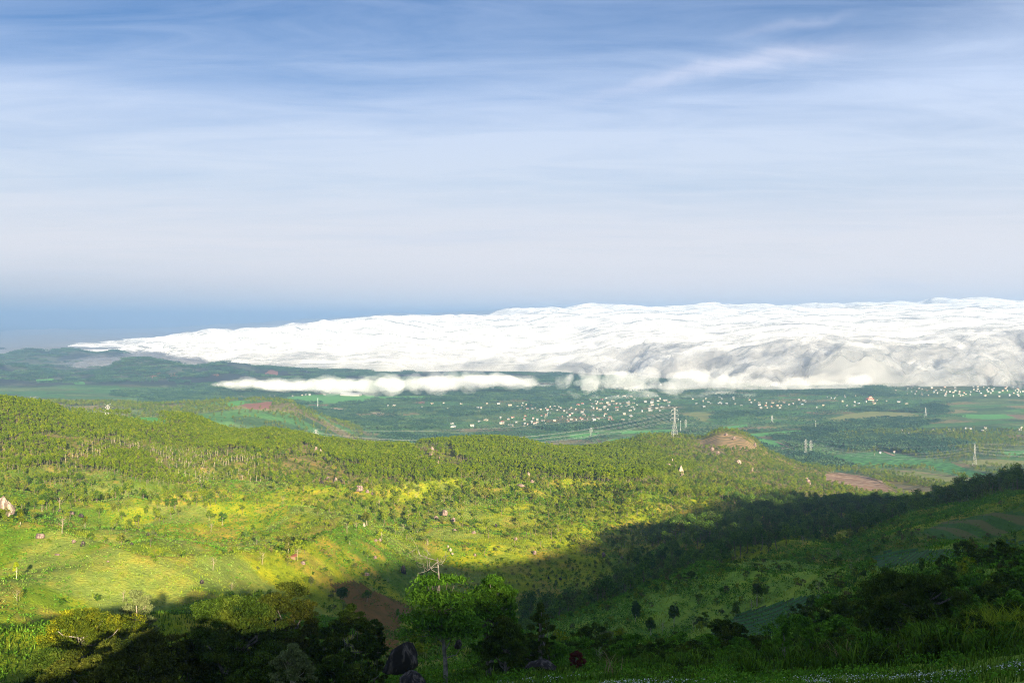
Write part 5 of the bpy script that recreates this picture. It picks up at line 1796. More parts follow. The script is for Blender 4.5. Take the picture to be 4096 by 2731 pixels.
# ---------------------------------------------------------------- houses
def mat_paint(name, c, r=0.8): return mat_simple(name, c, tuple(q * 0.85 for q in c), 0.6, r, 0.2)
WALLS = {'white': mat_paint('white_wall', (0.44, 0.42, 0.39)), 'cream': mat_paint('cream_wall', (0.55, 0.46, 0.34)), 'pinkish': mat_paint('pinkish_wall', (0.50, 0.36, 0.30)), 'wood': mat_paint('wooden_wall', (0.20, 0.13, 0.08))}
ROOFS = {'pale grey': mat_paint('pale_grey_roof', (0.40, 0.41, 0.42)), 'white': mat_paint('white_roof', (0.46, 0.45, 0.44)), 'red': mat_paint('red_roof', (0.50, 0.14, 0.12)),
         'tan': mat_paint('tan_roof', (0.44, 0.35, 0.27)), 'blue': mat_paint('blue_roof', (0.36, 0.54, 0.68)), 'rusty': mat_paint('rusty_roof', (0.22, 0.08, 0.05))}
WIN = mat_paint('dark_window', (0.05, 0.06, 0.07), 0.3)


def house(p, w_, d_, h_, rz, wall, roof, label, group, hip=False, rows=1, name='house', cat='house', details=True):
    e = empty(name, p, rz)
    mb = MB()
    x0, y0 = w_ / 2, d_ / 2
    mb.add([(-x0, -y0, -2), (x0, -y0, -2), (x0, y0, -2), (-x0, y0, -2), (-x0, -y0, h_), (x0, -y0, h_), (x0, y0, h_), (-x0, y0, h_)],
           [(3, 2, 1, 0), (4, 5, 6, 7), (0, 1, 5, 4), (1, 2, 6, 5), (2, 3, 7, 6), (3, 0, 4, 7)])
    rh = d_ * 0.24
    wl = link('wall', mb.mesh('wall', [WALLS[wall]]), e)
    mb = MB(); o_ = 0.6; q = d_ * 0.4 if hip else -o_ * 0.0
    b = h_ + 0.02
    X1, Y1 = x0 + o_, y0 + o_
    rx = (X1 - q) if hip else X1
    V = [(-X1, -Y1, b), (X1, -Y1, b), (X1, Y1, b), (-X1, Y1, b), (-rx, 0, b + rh), (rx, 0, b + rh),
         (-X1, -Y1, b - 0.25), (X1, -Y1, b - 0.25), (X1, Y1, b - 0.25), (-X1, Y1, b - 0.25)]
    F = [(0, 1, 5, 4), (2, 3, 4, 5), (1, 2, 5, 5), (3, 0, 4, 4), (6, 7, 1, 0), (7, 8, 2, 1), (8, 9, 3, 2), (9, 6, 0, 3), (9, 8, 7, 6)]
    V = np.array(V, float)
    me = bpy.data.meshes.new('roof')
    me.from_pydata([tuple(v_) for v_ in V], [], [tuple(dict.fromkeys(f)) for f in F]); me.materials.append(ROOFS[roof]); me.update()
    link('roof', me, e)
    if details:
        n = max(2, int(w_ / 4))
        for rw in range(rows):
            for i in range(n):
                cx_ = -x0 + w_ * (i + 0.5) / n; z0_ = 1.0 + rw * 3.2 if h_ > 2.5 else 0.8
                if z0_ + 1.4 > h_: continue
                door = rw == 0 and i == n // 2
                z1 = z0_ + 1.3; zz0 = 0.0 if door else z0_
                m2 = MB(); m2.add([(cx_ - 0.6, -y0 - 0.05, zz0), (cx_ + 0.6, -y0 - 0.05, zz0), (cx_ + 0.6, -y0 - 0.05, z1), (cx_ - 0.6, -y0 - 0.05, z1),
                                   (cx_ - 0.6, -y0 + 0.1, zz0), (cx_ + 0.6, -y0 + 0.1, zz0), (cx_ + 0.6, -y0 + 0.1, z1), (cx_ - 0.6, -y0 + 0.1, z1)],
                                  [(0, 1, 2, 3), (1, 5, 6, 2), (4, 0, 3, 7), (3, 2, 6, 7)])
                link('door' if door else 'window', m2.mesh('window', [WIN]), e)
    tag(e, label, cat, group)
    return e


rg = np.random.default_rng(909)
HS = []     # u, v, width px, roof, wall, zone
def zone(poly, n, wr, name, red=0.1):
    us = [p[0] for p in poly]; vs = [p[1] for p in poly]
    k = 0; tries = 0
    while k < n and tries < 9000:
        tries += 1
        u_ = rg.uniform(min(us), max(us)); v_ = rg.uniform(min(vs), max(vs))
        if not in_poly(np.array([u_]), np.array([v_]), poly)[0]: continue
        wp = rg.uniform(*wr)
        if any(abs(u_ - a[0]) < (wp + a[2]) * 0.55 and abs(v_ - a[1]) < 1.1 for a in HS): continue
        rf = rg.choice(['pale grey', 'white', 'tan', 'red', 'blue'], p=[0.36, 0.26 - red, 0.30, 0.05 + red, 0.03])
        HS.append((u_, v_, wp, rf, rg.choice(['white', 'cream', 'pinkish'], p=[0.6, 0.3, 0.1]), name)); k += 1


EXPL = [(v_[0], v_[1], v_[2]) for v_ in [
    (394, 405.6, 5), (418, 407.9, 2.2), (422, 407.9, 1.8), (432, 403.8, 4.2), (443.5, 403.2, 2.5), (461, 403.8, 4), (478, 407.9, 5), (481, 408.3, 3), (487, 403.6, 3), (498.5, 403.8, 4.6), (509.6, 405.4, 6),
    (447.6, 408.6, 1.8), (388, 406.4, 2), (452, 423.8, 5), (453.4, 427, 9), (472, 426.3, 6), (502, 423.5, 8), (510.8, 425.6, 8), (486, 420.2, 7), (479, 421.5, 3),
    (840, 435.3, 2.6), (845.5, 434.8, 2.6), (852, 433.6, 2.4), (857, 435.9, 3.6), (850.5, 433.4, 2.2),
    (897, 432.2, 2.8), (901.5, 431.6, 2.4), (904.6, 433.6, 3), (908.7, 433.3, 1.6), (918.6, 430.8, 5), (915.6, 432.6, 3), (932.8, 430.4, 4), (937, 430.3, 2.8), (949.4, 430.3, 3.2), (953.6, 430.2, 3.2), (949.5, 431.7, 3),
    (965.7, 429, 3.6), (970.3, 429.2, 3), (982.5, 431, 3.2), (986.2, 430.8, 2.6), (985, 428.4, 3.4), (1021.5, 427.8, 3), (1019.5, 430, 4.5), (899, 402, 5), (880, 453.4, 2.4), (894.5, 452.6, 3.6)]]
for (a_, b_, c_) in EXPL:
    HS.append((a_, b_, c_, rg.choice(['white', 'pale grey', 'tan']), rg.choice(['white', 'cream']), 'row' if b_ > 426 and a_ > 800 else 'left village'))
zone([(500, 418), (530, 413), (590, 411), (640, 412), (640, 420), (600, 424), (545, 426), (505, 427)], 62, (1.6, 5.2), 'the near side of the village', 0.12)
zone([(590, 400), (620, 396), (665, 396), (672, 404), (660, 412), (595, 411), (560, 412)], 62, (1.8, 5.6), 'the middle of the village', 0.06)
zone([(505, 402), (560, 404), (590, 411), (520, 411)], 26, (1.6, 3.6), 'the loose houses left of the village')
zone([(690, 397), (760, 397), (770, 404), (700, 408)], 22, (1.8, 4), 'the hamlet right of the village')
zone([(755, 401), (870, 399), (930, 402), (925, 405), (800, 408), (755, 410)], 34, (1.6, 4.6), 'the strip of houses near the pagoda', 0.12)
zone([(885, 389), (940, 387), (1030, 386.5), (1030, 396), (960, 397), (900, 396)], 75, (1.2, 3.3), 'the far town at the fog edge', 0.05)
zone([(820, 396), (880, 393), (880, 397), (830, 400)], 10, (1.4, 2.6), 'the far fields under the fog')
zone([(262, 396), (330, 393), (330, 394.6), (262, 397.6)], 10, (1.6, 3.2), 'the row behind the far green field')
zname = {'row': 'in the line of houses along the woods on the right', 'left village': 'in the scattered row under the long fog bank'}
for (u_, v_, wp, rf, wl_, zn) in HS:
    p = hit(u_, v_, 2600); r_ = math.hypot(p[0], p[1])
    w_ = wp * r_ / F_PX * 0.64; d_ = min(max(w_ * rg.uniform(0.5, 0.8), 5.5), 12)
    two = rg.random() < 0.22
    big_ = w_ > 22
    h_ = (5.8 if two else 3.6) if not big_ else 5.4
    size_ = 'long' if big_ else ('two-storey' if two else 'small')
    place_ = zname.get(zn, 'in ' + zn)
    house(p + np.array([0, 0, 0.2]), w_, d_, h_, rg.uniform(-0.45, 0.45), wl_, rf, near_label('{} {} house with {} roof'.format(size_, wl_, rf), p), 'houses in the valley', hip=rg.random() < 0.3, rows=2 if two else 1, details=wp > 2.6)
# warehouse and pagoda
p = hit(351, 395.4, 3000); r_ = math.hypot(p[0], p[1])
house(p, 20 * r_ / F_PX, 34, 6, -0.25, 'white', 'pale grey', 'huge low warehouse with a pale grey roof beside the far green field', None, name='warehouse', cat='warehouse')
p = hit(870.3, 400, 3000); r_ = math.hypot(p[0], p[1])
e = empty('pagoda', p)
for (zz, ww, hh_) in ((0, 8, 5), (6.8, 5.5, 3.2), (11.6, 3.2, 2.6)):
    s_ = r_ / F_PX * 0.5
    mb = MB(); a_ = ww * s_ * 0.72
    mb.add([(-a_, -a_ * .7, zz - 1), (a_, -a_ * .7, zz - 1), (a_, a_ * .7, zz - 1), (-a_, a_ * .7, zz - 1), (-a_, -a_ * .7, zz + hh_), (a_, -a_ * .7, zz + hh_), (a_, a_ * .7, zz + hh_), (-a_, a_ * .7, zz + hh_)],
           [(3, 2, 1, 0), (4, 5, 6, 7), (0, 1, 5, 4), (1, 2, 6, 5), (2, 3, 7, 6), (3, 0, 4, 7)])
    link('storey', mb.mesh('storey', [WALLS['cream']]), e)
    mb = MB(); a_ = ww * s_ * 1.0; t_ = a_ * 0.5; z1 = zz + hh_ - 0.4
    mb.add([(-a_, -a_ * .8, z1 + .7), (a_, -a_ * .8, z1 + .7), (a_, a_ * .8, z1 + .7), (-a_, a_ * .8, z1 + .7), (-t_, -t_ * .6, z1 + 2.6), (t_, -t_ * .6, z1 + 2.6), (t_, t_ * .6, z1 + 2.6), (-t_, t_ * .6, z1 + 2.6)],
           [(3, 2, 1, 0), (4, 5, 6, 7), (0, 1, 5, 4), (1, 2, 6, 5), (2, 3, 7, 6), (3, 0, 4, 7)])
    link('roof', mb.mesh('roof', [ROOFS['red']]), e)
tag(e, 'pagoda with tiered red roofs in front of the far town', 'pagoda')
# field hut with a brown roof on the sunlit slope
p = hit(291, 557, 200)
house(p, 3.2, 2.6, 0.7, 0.3, 'wood', 'rusty', 'small hut with a rusty roof under trees on the bright slope', None, name='hut', cat='hut')

# ---------------------------------------------------------------- fog banks lying in the valley
def fog_blob(name, pts, mat, label, vox=14, seed=0, cat='fog', group=None):
    """pts: (U, V, width px, height px, distance)"""
    import bmesh
    rgf = np.random.default_rng(seed)
    mb = MB()
    bm = bmesh.new(); bmesh.ops.create_icosphere(bm, subdivisions=3, radius=1.0)
    co = np.array([v.co[:] for v in bm.verts]); fc = np.array([[v.index for v in f.verts] for f in bm.faces]); bm.free()
    first = None
    for (u_, v_, wp, hp, r_) in pts:
        t, s = ray(u_, v_)
        c_ = np.array([r_ * math.sin(t), r_ * math.cos(t), CAM_Z + r_ * s])
        k = r_ / F_PX
        rx, rz_ = wp * k / 2, hp * k / 2
        ry = min(rx, rz_ * 2.6)
        n = fbm(co[:, 0] * 1.6 + u_, co[:, 1] * 1.6, co[:, 2] * 1.6, oct=3, seed=int(u_) % 97)
        V = co * (0.72 + 0.62 * n)[:, None] * np.array([rx, ry, rz_]) + c_
        mb.add(V, fc)
    me = mb.mesh(name, [mat])
    V = np.concatenate(mb.V); c0 = V.mean(0)
    me.vertices.foreach_set('co', (V - c0).astype(np.float32).ravel())
    o = link(name, me); o.location = c0
    md = o.modifiers.new('union', 'REMESH'); md.mode = 'VOXEL'; md.voxel_size = vox
    tx = bpy.data.textures.new(name, 'CLOUDS'); tx.noise_scale = 60; tx.noise_depth = 3
    dm = o.modifiers.new('billow', 'DISPLACE'); dm.texture = tx; dm.strength = 34; dm.mid_level = 0.5; dm.texture_coords = 'GLOBAL'
    tag(o, label, cat, group)
    return o


rgf = np.random.default_rng(4)
strip = []
topl = UI((208, 383), (230, 381.5), (260, 379), (300, 379.5), (340, 376.5), (380, 377), (420, 376), (450, 373.5), (480, 371.5), (505, 373.5), (530, 378), (552, 384))
botl = UI((208, 385.5), (230, 386.5), (260, 388.5), (300, 391), (360, 393), (420, 392.5), (470, 390.5), (520, 387), (552, 385.5))
for u_ in np.arange(212, 550, 4.2):
    a_, b_ = float(topl(u_)), float(botl(u_))
    for q in range(2):
        hp = (b_ - a_) * rgf.uniform(0.35, 0.95)
        v_ = rgf.uniform(a_ + hp / 2, b_ - hp / 2 + 0.1)
        strip.append((u_ + rgf.normal() * 2, v_, rgf.uniform(9, 20), hp, 4700 + rgf.normal() * 110))
fog_blob('fog_bank', strip, M['fog'] if 'fog' in M else M.setdefault('fog', mat_mist('fog', 0.0055, -0.25)), 'long narrow white fog bank lying across the valley in front of the cloud sea', 12, 1, 'fog bank')

halo = [(a, b - 0.4, c * 1.5, d * 1.5 + 1.5, e) for (a, b, c, d, e) in strip[::3]]
hb = fog_blob('fog_veil', halo, M['wisp_thin'], 'faint mist feathering out around the long fog bank', 14, 5)
del hb['category']; hb['kind'] = 'stuff'


def wisp(cx_, cy_, w_, h_, n, r_, seed, mat, label, lean=0.0):
    rgf = np.random.default_rng(seed); pts = []
    for i in range(n):
        a_ = rgf.normal() * 0.28; b_ = rgf.normal() * 0.26
        pts.append((cx_ + a_ * w_ + lean * b_ * h_, cy_ + b_ * h_, rgf.uniform(0.2, 0.42) * w_, rgf.uniform(0.3, 0.6) * h_, r_ + rgf.normal() * 50))
    fog_blob('fog_wisp', pts, M[mat], label, 13, seed, 'fog wisp', 'wisps of fog over the valley')


wisp(567, 380, 20, 24, 12, 5000, 1, 'wisp', 'leftmost rising wisp right of the long fog bank', -0.4)
wisp(586, 383, 34, 22, 18, 5000, 2, 'wisp', 'puffy wisp in the gap between fog bank and cloud sea')
wisp(604, 388, 24, 10, 8, 5000, 3, 'wisp', 'ragged wisp touching the puffy one in the gap')
wisp(560, 395, 16, 7, 6, 4700, 4, 'wisp_thin', 'small faint wisp below the right end of the fog bank')
wisp(636, 383, 60, 24, 22, 5150, 5, 'wisp', 'broad torn wisp over the upper edge of the village')
wisp(690, 385, 70, 26, 26, 5100, 6, 'wisp', 'torn white fog at the left corner of the cloud front')
wisp(640, 398, 50, 14, 12, 4600, 7, 'wisp_thin', 'thin veil of fog over the middle of the village')
wisp(598, 400, 44, 14, 11, 4500, 8, 'wisp_thin', 'thin veil of fog over the left of the village')
wisp(672, 401, 26, 10, 8, 4500, 9, 'wisp_thin', 'thin veil of fog above the largest pylon')
wisp(745, 386, 70, 22, 24, 5050, 10, 'wisp', 'low fog tongue left of the cloud front')
wisp(815, 387, 80, 18, 24, 5100, 11, 'wisp', 'ragged fog hanging under the cloud front')
wisp(705, 395, 80, 12, 14, 4700, 15, 'wisp_thin', 'faint low fog over the hamlet right of the village')
wisp(181, 385, 8, 5, 5, 5200, 12, 'wisp_thin', 'small faint wisp far left of the fog bank')
wisp(192, 385, 9, 4, 5, 5200, 13, 'wisp_thin', 'small wisp just left of the fog bank')
wisp(299, 371.5, 9, 7, 6, 6300, 14, 'wisp_thin', 'small wisp rising above the fog bank')
wisp(150, 387, 40, 5, 7, 5200, 16, 'wisp_thin', 'faint streak of mist on the blue hills')
wisp(512, 413.5, 7, 6, 5, 4000, 17, 'wisp_thin', 'tiny smoke-like wisp left of the village')

# ---------------------------------------------------------------- foreground
def leafy(name, kind_lab, u_, r_, vtop, wpx, seed, leaf, bark='bark_grey', n=11000, size=0.17, z0f=0.25, lumps=14, cat='tree', lean=0.02, L=1.6, wdt=0.5, droop=0.5, tr=0.22, trunk_n=1, limbs=14, top=0.6, hmin=None, flat=1.0):
    p = at(u_, r_); h = top_h(u_, vtop, r_)
    if hmin: h = max(h, hmin)
    rr = wpx * r_ / F_PX / 2
    tb, cm = make_tree(name, seed, h, rr, h * z0f, (M[bark], M[leaf]), int(n * 1.9), size, lumps=lumps, tr=tr, limbs=limbs, lean=lean, L=L, wdt=wdt, droop=droop, trunk_n=trunk_n, sides=7, top=top, flat=flat, puffs=max(26, int(lumps * 6)))
    e = empty(name, p)
    link('trunk', tb, e); link('crown', cm, e)
    tag(e, kind_lab, cat, 'foreground trees')
    return e


leafy('tree', 'tree with sunlight-gold leaf colour farthest left in the foreground, catching the sun', 78, 122, 606, 70, 501, 'leaf_sunlit', n=15000, lumps=18)
leafy('tree', 'broad tree coloured sunlit gold-green behind the olive ones at the lower left', 112, 128, 612, 84, 502, 'leaf_sunlit', n=16000, lumps=18)
leafy('tree', 'round olive-flowering tree at the lower left', 137, 98, 630, 84, 503, 'leaf_olive', n=22000, lumps=22, z0f=0.05)
leafy('tree', 'second olive-flowering tree, right beside the round one', 172, 100, 632, 56, 504, 'leaf_olive', n=15000, z0f=0.05)
leafy('tree', 'dark green tree low in the corner under the sun-gold trees', 48, 105, 645, 66, 505, 'leaf_deep', n=14000, z0f=0.02)
leafy('tree', 'small feathery tree with pinkish leaf tips at the bottom left', 72, 84, 648, 60, 506, 'leaf_olive', n=8000, size=0.2, top=0.3)
leafy('tree', 'small feathery tree with pinkish tips at the bottom, right of its twin', 108, 82, 662, 48, 507, 'leaf_olive', n=7000, size=0.2, top=0.3)
leafy('tree', 'pale shrubby tree with blossom standing behind the olive trees', 133, 150, 588, 44, 508, 'leaf_pale', n=6500, size=0.2, bark='bark_bare', lumps=10)
leafy('tree', 'huge dense dark green tree, darkest mass left of centre', 236, 100, 592, 96, 509, 'leaf_deep', n=36000, lumps=30, z0f=0.0, tr=0.35)
leafy('tree', 'dark tree filling the gap right of the olive-flowering trees', 198, 108, 632, 54, 510, 'leaf_deep', n=13000, z0f=0.0)
leafy('tree', 'tall olive-flowering tree behind the huge dark one', 284, 108, 580, 70, 511, 'leaf_olive', n=26000, lumps=24, z0f=0.05, tr=0.3)
leafy('tree', 'small pale green tree in front of the tall olive one', 291, 80, 642, 36, 512, 'leaf_pale', bark='bark_pale', n=5500, size=0.13, tr=0.08, z0f=0.35)
leafy('tree', 'dark slim tree left of the black boulder', 351, 100, 602, 44, 513, 'leaf_deep', n=15000, lumps=18, z0f=0.05, tr=0.12)
leafy('tree', 'dark tree between the olive tree and the slim one', 322, 104, 626, 46, 514, 'leaf_deep', n=14000, z0f=0.0)
leafy('tree', 'shorter dark tree touching the slim one, nearer the boulder', 374, 104, 618, 32, 515, 'leaf_deep', n=9000, z0f=0.05, tr=0.1)
leafy('tree', 'dark leafy undergrowth at the foot of the slim dark tree', 338, 92, 652, 60, 516, 'leaf_deep', n=12000, z0f=0.0, tr=0.08)
leafy('tree', 'dark leafy undergrowth below the huge dark tree', 262, 88, 650, 66, 517, 'leaf_deep', n=12000, z0f=0.0, tr=0.08)
# the layered tree with the pale slender trunk
def layered_tree():
    u_, r_ = 443.5, 98
    p = at(u_, r_); base_v = project(*p)[1]
    h = top_h(u_, 577, r_)
    k = r_ / F_PX
    rg = np.random.default_rng(77)
    e = empty('tree', p)
    tb = MB()
    pts = np.array([[0.2, 0, -0.5], [0.15, 0.0, h * 0.2], [-0.05, 0.05, h * 0.42], [-0.3, 0.1, h * 0.62], [-0.4, 0.1, h * 0.85], [-0.45, 0.1, h * 1.02], [-0.55, 0.1, h * 1.18]])
    tb.add(*tube(pts, [0.24, 0.19, 0.16, 0.15, 0.11, 0.08, 0.04], 8))
    # dead top
    for (dx, dz) in ((-1.3, 1.2), (1.0, 1.5), (-1.9, 0.5), (0.6, 0.7), (-0.8, 2.0), (-2.6, 2.6)):
        a_ = pts[5] + (pts[6] - pts[5]) * rg.random()
        b_ = a_ + np.array([dx, rg.normal() * 0.4, dz])
        Bz = bend(a_, b_, rg, 6, 0.22, 0.5)
        tb.add(*tube(Bz, np.linspace(0.04, 0.010, 6), 4))
        for q in range(3):
            c_ = Bz[2 + q]; tb.add(*tube(bend(c_, c_ + rg.normal(size=3) * 0.5 + [dx * 0.2, 0, 0.3], rg, 4, 0.2), np.linspace(0.025, 0.008, 4), 3))
    C = []; D = []
    layers = [(0.97, 1.9, -0.3), (0.86, 2.7, -0.2), (0.78, 2.6, 0.3), (0.68, 2.9, -0.6), (0.62, 2.4, 0.9), (0.54, 2.2, -1.4), (0.52, 1.6, 1.5)]
    for (f, rad, ox) in layers:
        for q in range(9):
            a_ = rg.random() * 6.28; d_ = rad * math.sqrt(rg.random())
            tip = np.array([ox + math.cos(a_) * d_, math.sin(a_) * d_ * 0.9, h * f + rg.normal() * 0.12 - 0.08 * d_ ** 1.2])
            s0 = pts[3] + (pts[4] - pts[3]) * rg.random() if f > 0.7 else pts[2] + (pts[3] - pts[2]) * rg.random()
            s0 = s0.copy(); s0[2] = min(s0[2], tip[2] - 0.2)
            tb.add(*tube(bend(s0, tip, rg, 5, 0.08, 0.3), np.linspace(0.055, 0.02, 5), 4))
            m_ = 190
            dd = rg.normal(size=(m_, 3)) * np.array([0.55, 0.55, 0.16])
            C.append(tip + dd); D.append(dd * [0.3, 0.3, 1] + [0, 0, 0.6])
    for (z_, dx, L_) in ((0.26, 1.9, 0.9), (0.33, 0.9, 1.6), (0.40, -1.3, 1.2)):
        a_ = np.array([0.05, 0, h * z_]); b_ = a_ + [dx, 0.3, L_]
        tb.add(*tube(bend(a_, b_, rg, 6, 0.15, 0.4), np.linspace(0.08, 0.02, 6), 5))
    cr = MB(); cr.add(*leaves(np.concatenate(C), 0.24, rg, 1.5, 0.55, 0.7, np.concatenate(D), droop=0.5))
    link('trunk', tb.mesh('trunk', [M['bark_grey']], True), e)
    link('crown', cr.mesh('crown', [M['leaf_fresh']]), e)
    tag(e, 'tall tree with a mottled slender trunk, layered crown and dead top branches', 'tree', 'foreground trees')
layered_tree()
leafy('tree', 'tall leaning tree with a ragged layered crown, right of the layered one', 492, 104, 573, 52, 520, 'leaf_fresh', n=15000, size=0.24, lumps=22, z0f=0.22, lean=0.06, trunk_n=3, tr=0.18, limbs=20)
leafy('tree', 'dark vine-hung tree under the tall leaning one', 506, 100, 615, 52, 521, 'leaf_deep', n=13000, lumps=18, z0f=0.02)
leafy('tree', 'narrow dark tree with a tufted top right of the leaning one', 540, 106, 602, 25, 522, 'leaf_deep', n=8000, lumps=12, z0f=0.12)
leafy('tree', 'dark bushy tree behind the flat black boulder', 527, 110, 632, 34, 523, 'leaf_deep', n=8000, z0f=0.05)
leafy('tree', 'low leafy tree above the flat black boulder', 552, 112, 640, 30, 524, 'leaf_fresh', n=7000, z0f=0.1)
leafy('red_tree', 'small tree with dark red-brown leaves in the middle foreground', 577, 97, 650, 16, 525, 'leaf_rd', n=3200, size=0.16, tr=0.06, z0f=0.35, lumps=7, limbs=5)
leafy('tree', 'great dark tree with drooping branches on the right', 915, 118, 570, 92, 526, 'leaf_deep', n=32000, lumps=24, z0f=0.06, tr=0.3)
leafy('tree', 'bright leafy tree against the right side of the great dark tree', 950, 128, 590, 52, 527, 'leaf_fresh', n=9000, lumps=12, z0f=0.15)
leafy('tree', 'leafy tree against the left side of the great dark tree', 885, 124, 606, 50, 528, 'leaf_fresh', n=9000, lumps=12, z0f=0.1)
leafy('tree', 'dark bushes low left of the great dark tree', 860, 112, 626, 60, 529, 'leaf_deep', n=9000, z0f=0.02)
leafy('tree', 'slim leafy tree standing alone in the right foreground', 786, 96, 624, 12, 530, 'leaf_fresh', n=2600, size=0.2, z0f=0.1, tr=0.06, lumps=8)
leafy('tree', 'yellow-green young tree right of the slim lone one', 812, 98, 628, 16, 531, 'leaf_fresh', n=2600, size=0.2, z0f=0.1, tr=0.06, lumps=8)
leafy('tree', 'leafy tree at the right edge above the bright grass clump', 1010, 150, 600, 44, 532, 'leaf_fresh', n=9000, lumps=14, z0f=0.08)
leafy('tree', 'small dark tree between the great tree and the right edge', 985, 160, 590, 26, 533, 'leaf_deep', n=6000, z0f=0.1)
leafy('tree', 'dark rounded bush in front of the shaded plots', 728, 140, 618, 34, 534, 'leaf_deep', n=8000, z0f=0.05)
leafy('tree', 'dark bush above the tall grass, centre right', 760, 128, 634, 32, 535, 'leaf_deep', n=7000, z0f=0.02)
leafy('tree', 'small grey-green tree on the shaded slope behind the red tree', 604, 210, 628, 26, 536, 'leaf_pale', n=3500, size=0.3, z0f=0.35, bark='bark_bare')

# thickets layered over the right hand slope and along the foot of the bank
BUSH = [make_shrub('thicket_bush', 900 + i, 3.4, 2.4, M['leaf_deep' if i % 2 else 'leaf_fresh'], 2600, 0.24, 1.5, puffs=26) for i in range(6)]
rgb = np.random.default_rng(44)
nb_ = 0
for i in range(380):
    if i % 5 == 3:
        u_, r_ = rgb.uniform(640, 1035), rgb.uniform(88, 104); s_ = rgb.uniform(0.28, 0.7) * (0.6 + 0.5 * (u_ > 800))
    elif i < 100:
        u_, r_ = rgb.uniform(470, 1035), rgb.uniform(104, 150); s_ = rgb.uniform(0.5, 1.0)
    elif i < 220:
        u_, r_ = rgb.uniform(800, 1035), rgb.uniform(110, 210); s_ = rgb.uniform(0.6, 1.25)
    else:
        u_, r_ = rgb.uniform(560, 1035), rgb.uniform(160, 420); s_ = rgb.uniform(0.45, 1.1)
        if fbm(np.array([u_ / 40]), np.array([r_ / 45]), oct=3, seed=3)[0] < 0.5: continue
    p = at(u_, r_)
    if field_mask(p[:1], p[1:2])[0]: continue
    if u_ < 560 and r_ < 120: s_ *= 0.6
    o = link('bush', BUSH[i % 6]); o.location = p; o.scale = (s_, s_, s_ * rgb.uniform(0.8, 1.2)); o.rotation_euler = (0, 0, i * 1.3)
    wh = 'behind the tall grass along the near bank' if r_ < 130 else ('around the great dark tree on the right' if (r_ < 215 and u_ > 820) else 'scattered over the shaded green slope')
    if r_ < 104: wh = 'among the tall canes of the near bank'
    tag(o, near_label(('dark' if i % 2 else 'bright green') + ' leafy bush', p, s_, (0.55, 0.85)), 'bush', 'leafy bushes in the foreground shade')

# bare and half-bare trees dotted over the slopes
BARE = [make_bare('bare_tree_wood', 600 + i, 8.0, M['bark_bare'], spread=0.30 + 0.05 * (i % 3), n1=8) for i in range(5)]
BT = [(60, 510, 12, 'pale bare tree above the three dark rocks on the left'), (62, 534, 15, 'wide bare tree on the left, in front of the thicket'),
      (17, 601, 10, 'thin bare stems at the left edge of the knoll'), (123, 602, 12, 'thin dead stem on the knoll above the blossoming shrub'),
      (213, 571, 12, 'pale bare tree in the white-leaved weeds'), (232, 594, 12, 'bare tree just above the huge dark tree'),
      (211, 532, 9, 'white bare tree on the upper left grass'), (283, 504, 8, 'bare tree in the thicket at the top of the grass'),
      (297, 560, 12, 'bare tree standing by the rusty-roofed hut'), (262, 565, 12, 'bare brownish tree left of the hut'), (347, 533, 10, 'rounded bare tree on the bright grass, left of the leaning one'),
      (356, 530, 9, 'second rounded bare tree on the bright grass'), (379, 508, 9, 'bare tree just below the top of the bright grass'), (416, 503, 10, 'purplish bare tree at the upper edge of the grass'),
      (408, 519, 9, 'lone white-stemmed tree in the middle of the bright grass'), (403, 532, 9, 'thin bare tree below the lone white stem'), (388, 586, 8, 'small bare tree on the shaded bank'),
      (427, 545, 9, 'small bushy-topped bare tree at the shade edge'), (600, 664, 24, 'white twisted dead tree in the foreground shade'), (662, 636, 14, 'grey bare tree on the shaded plot'),
      (735, 634, 15, 'grey bare tree beside the shaded plots'), (851, 573, 10, 'grey bare tree where the ravine meets the right slope'), (838, 558, 9, 'reddish bare tree in the ravine mouth'),
      (803, 545, 10, 'pale-stemmed tree in the shaded wood'), (833, 532, 8, 'pale bare trunk low on the shaded spur'), (687, 548, 8, 'white bare tree on the shaded wood slope'),
      (724, 512, 8, 'pale bare trunk in the upper shaded wood'), (819, 596, 14, 'tall thin dead trunk on the right slope'), (752, 612, 12, 'dead stump-like trunk in the shaded slope'), (694, 632, 14, 'dark bare tree by the plots'),
      (546, 668, 10, 'short broken stem at the flat boulder')]
for i, (u_, v_, hp, lab) in enumerate(BT):
    p = hit(u_, v_, 85) if v_ < 660 else at(u_, 102); r_ = math.hypot(p[0], p[1]); h = hp * r_ / F_PX
    o = link('bare_tree', BARE[i % 5]); o.location = p; o.scale = (h / 8,) * 3; o.rotation_euler = (0, 0, i * 1.1)
    tag(o, lab, 'tree', 'bare trees on the slopes')
# trees with a look of their own
def special(u_, v_, hp, wp, leaf, lab, seed, z0f=0.4, n=900, bark='bark_pale', size=None, lumps=8, rmin=150):
    p = hit(u_, v_, rmin); r_ = math.hypot(p[0], p[1]); h = hp * r_ / F_PX
    tb, cm = make_tree('tree', seed, h, wp * r_ / F_PX / 2, h * z0f, (M[bark], M[leaf]), n, size or max(0.3, h * 0.07), lumps=lumps, tr=h * 0.02, limbs=5, wdt=0.7, lean=0.02)
    e = empty('tree', p); link('trunk', tb, e); link('crown', cm, e); tag(e, lab, 'tree', 'single trees that stand out')
special(42, 511, 10.5, 9.5, 'leaf_yl', 'bright yellow flat-topped tree beside the cliff on the left', 701, 0.55, lumps=10)
special(20, 527, 17.5, 9, 'leaf_sunlit', 'tall column-shaped green tree right under the cliff', 702, 0.12, 1500)
special(3, 520, 12, 12, 'leaf_pl', 'round bright tree at the left edge below the cliff', 703, 0.1, 1200)
special(16.5, 579, 16, 7, 'leaf_yl', 'lone yellow-green tree casting a shadow on the left knoll', 704, 0.35, 1200, lumps=9)
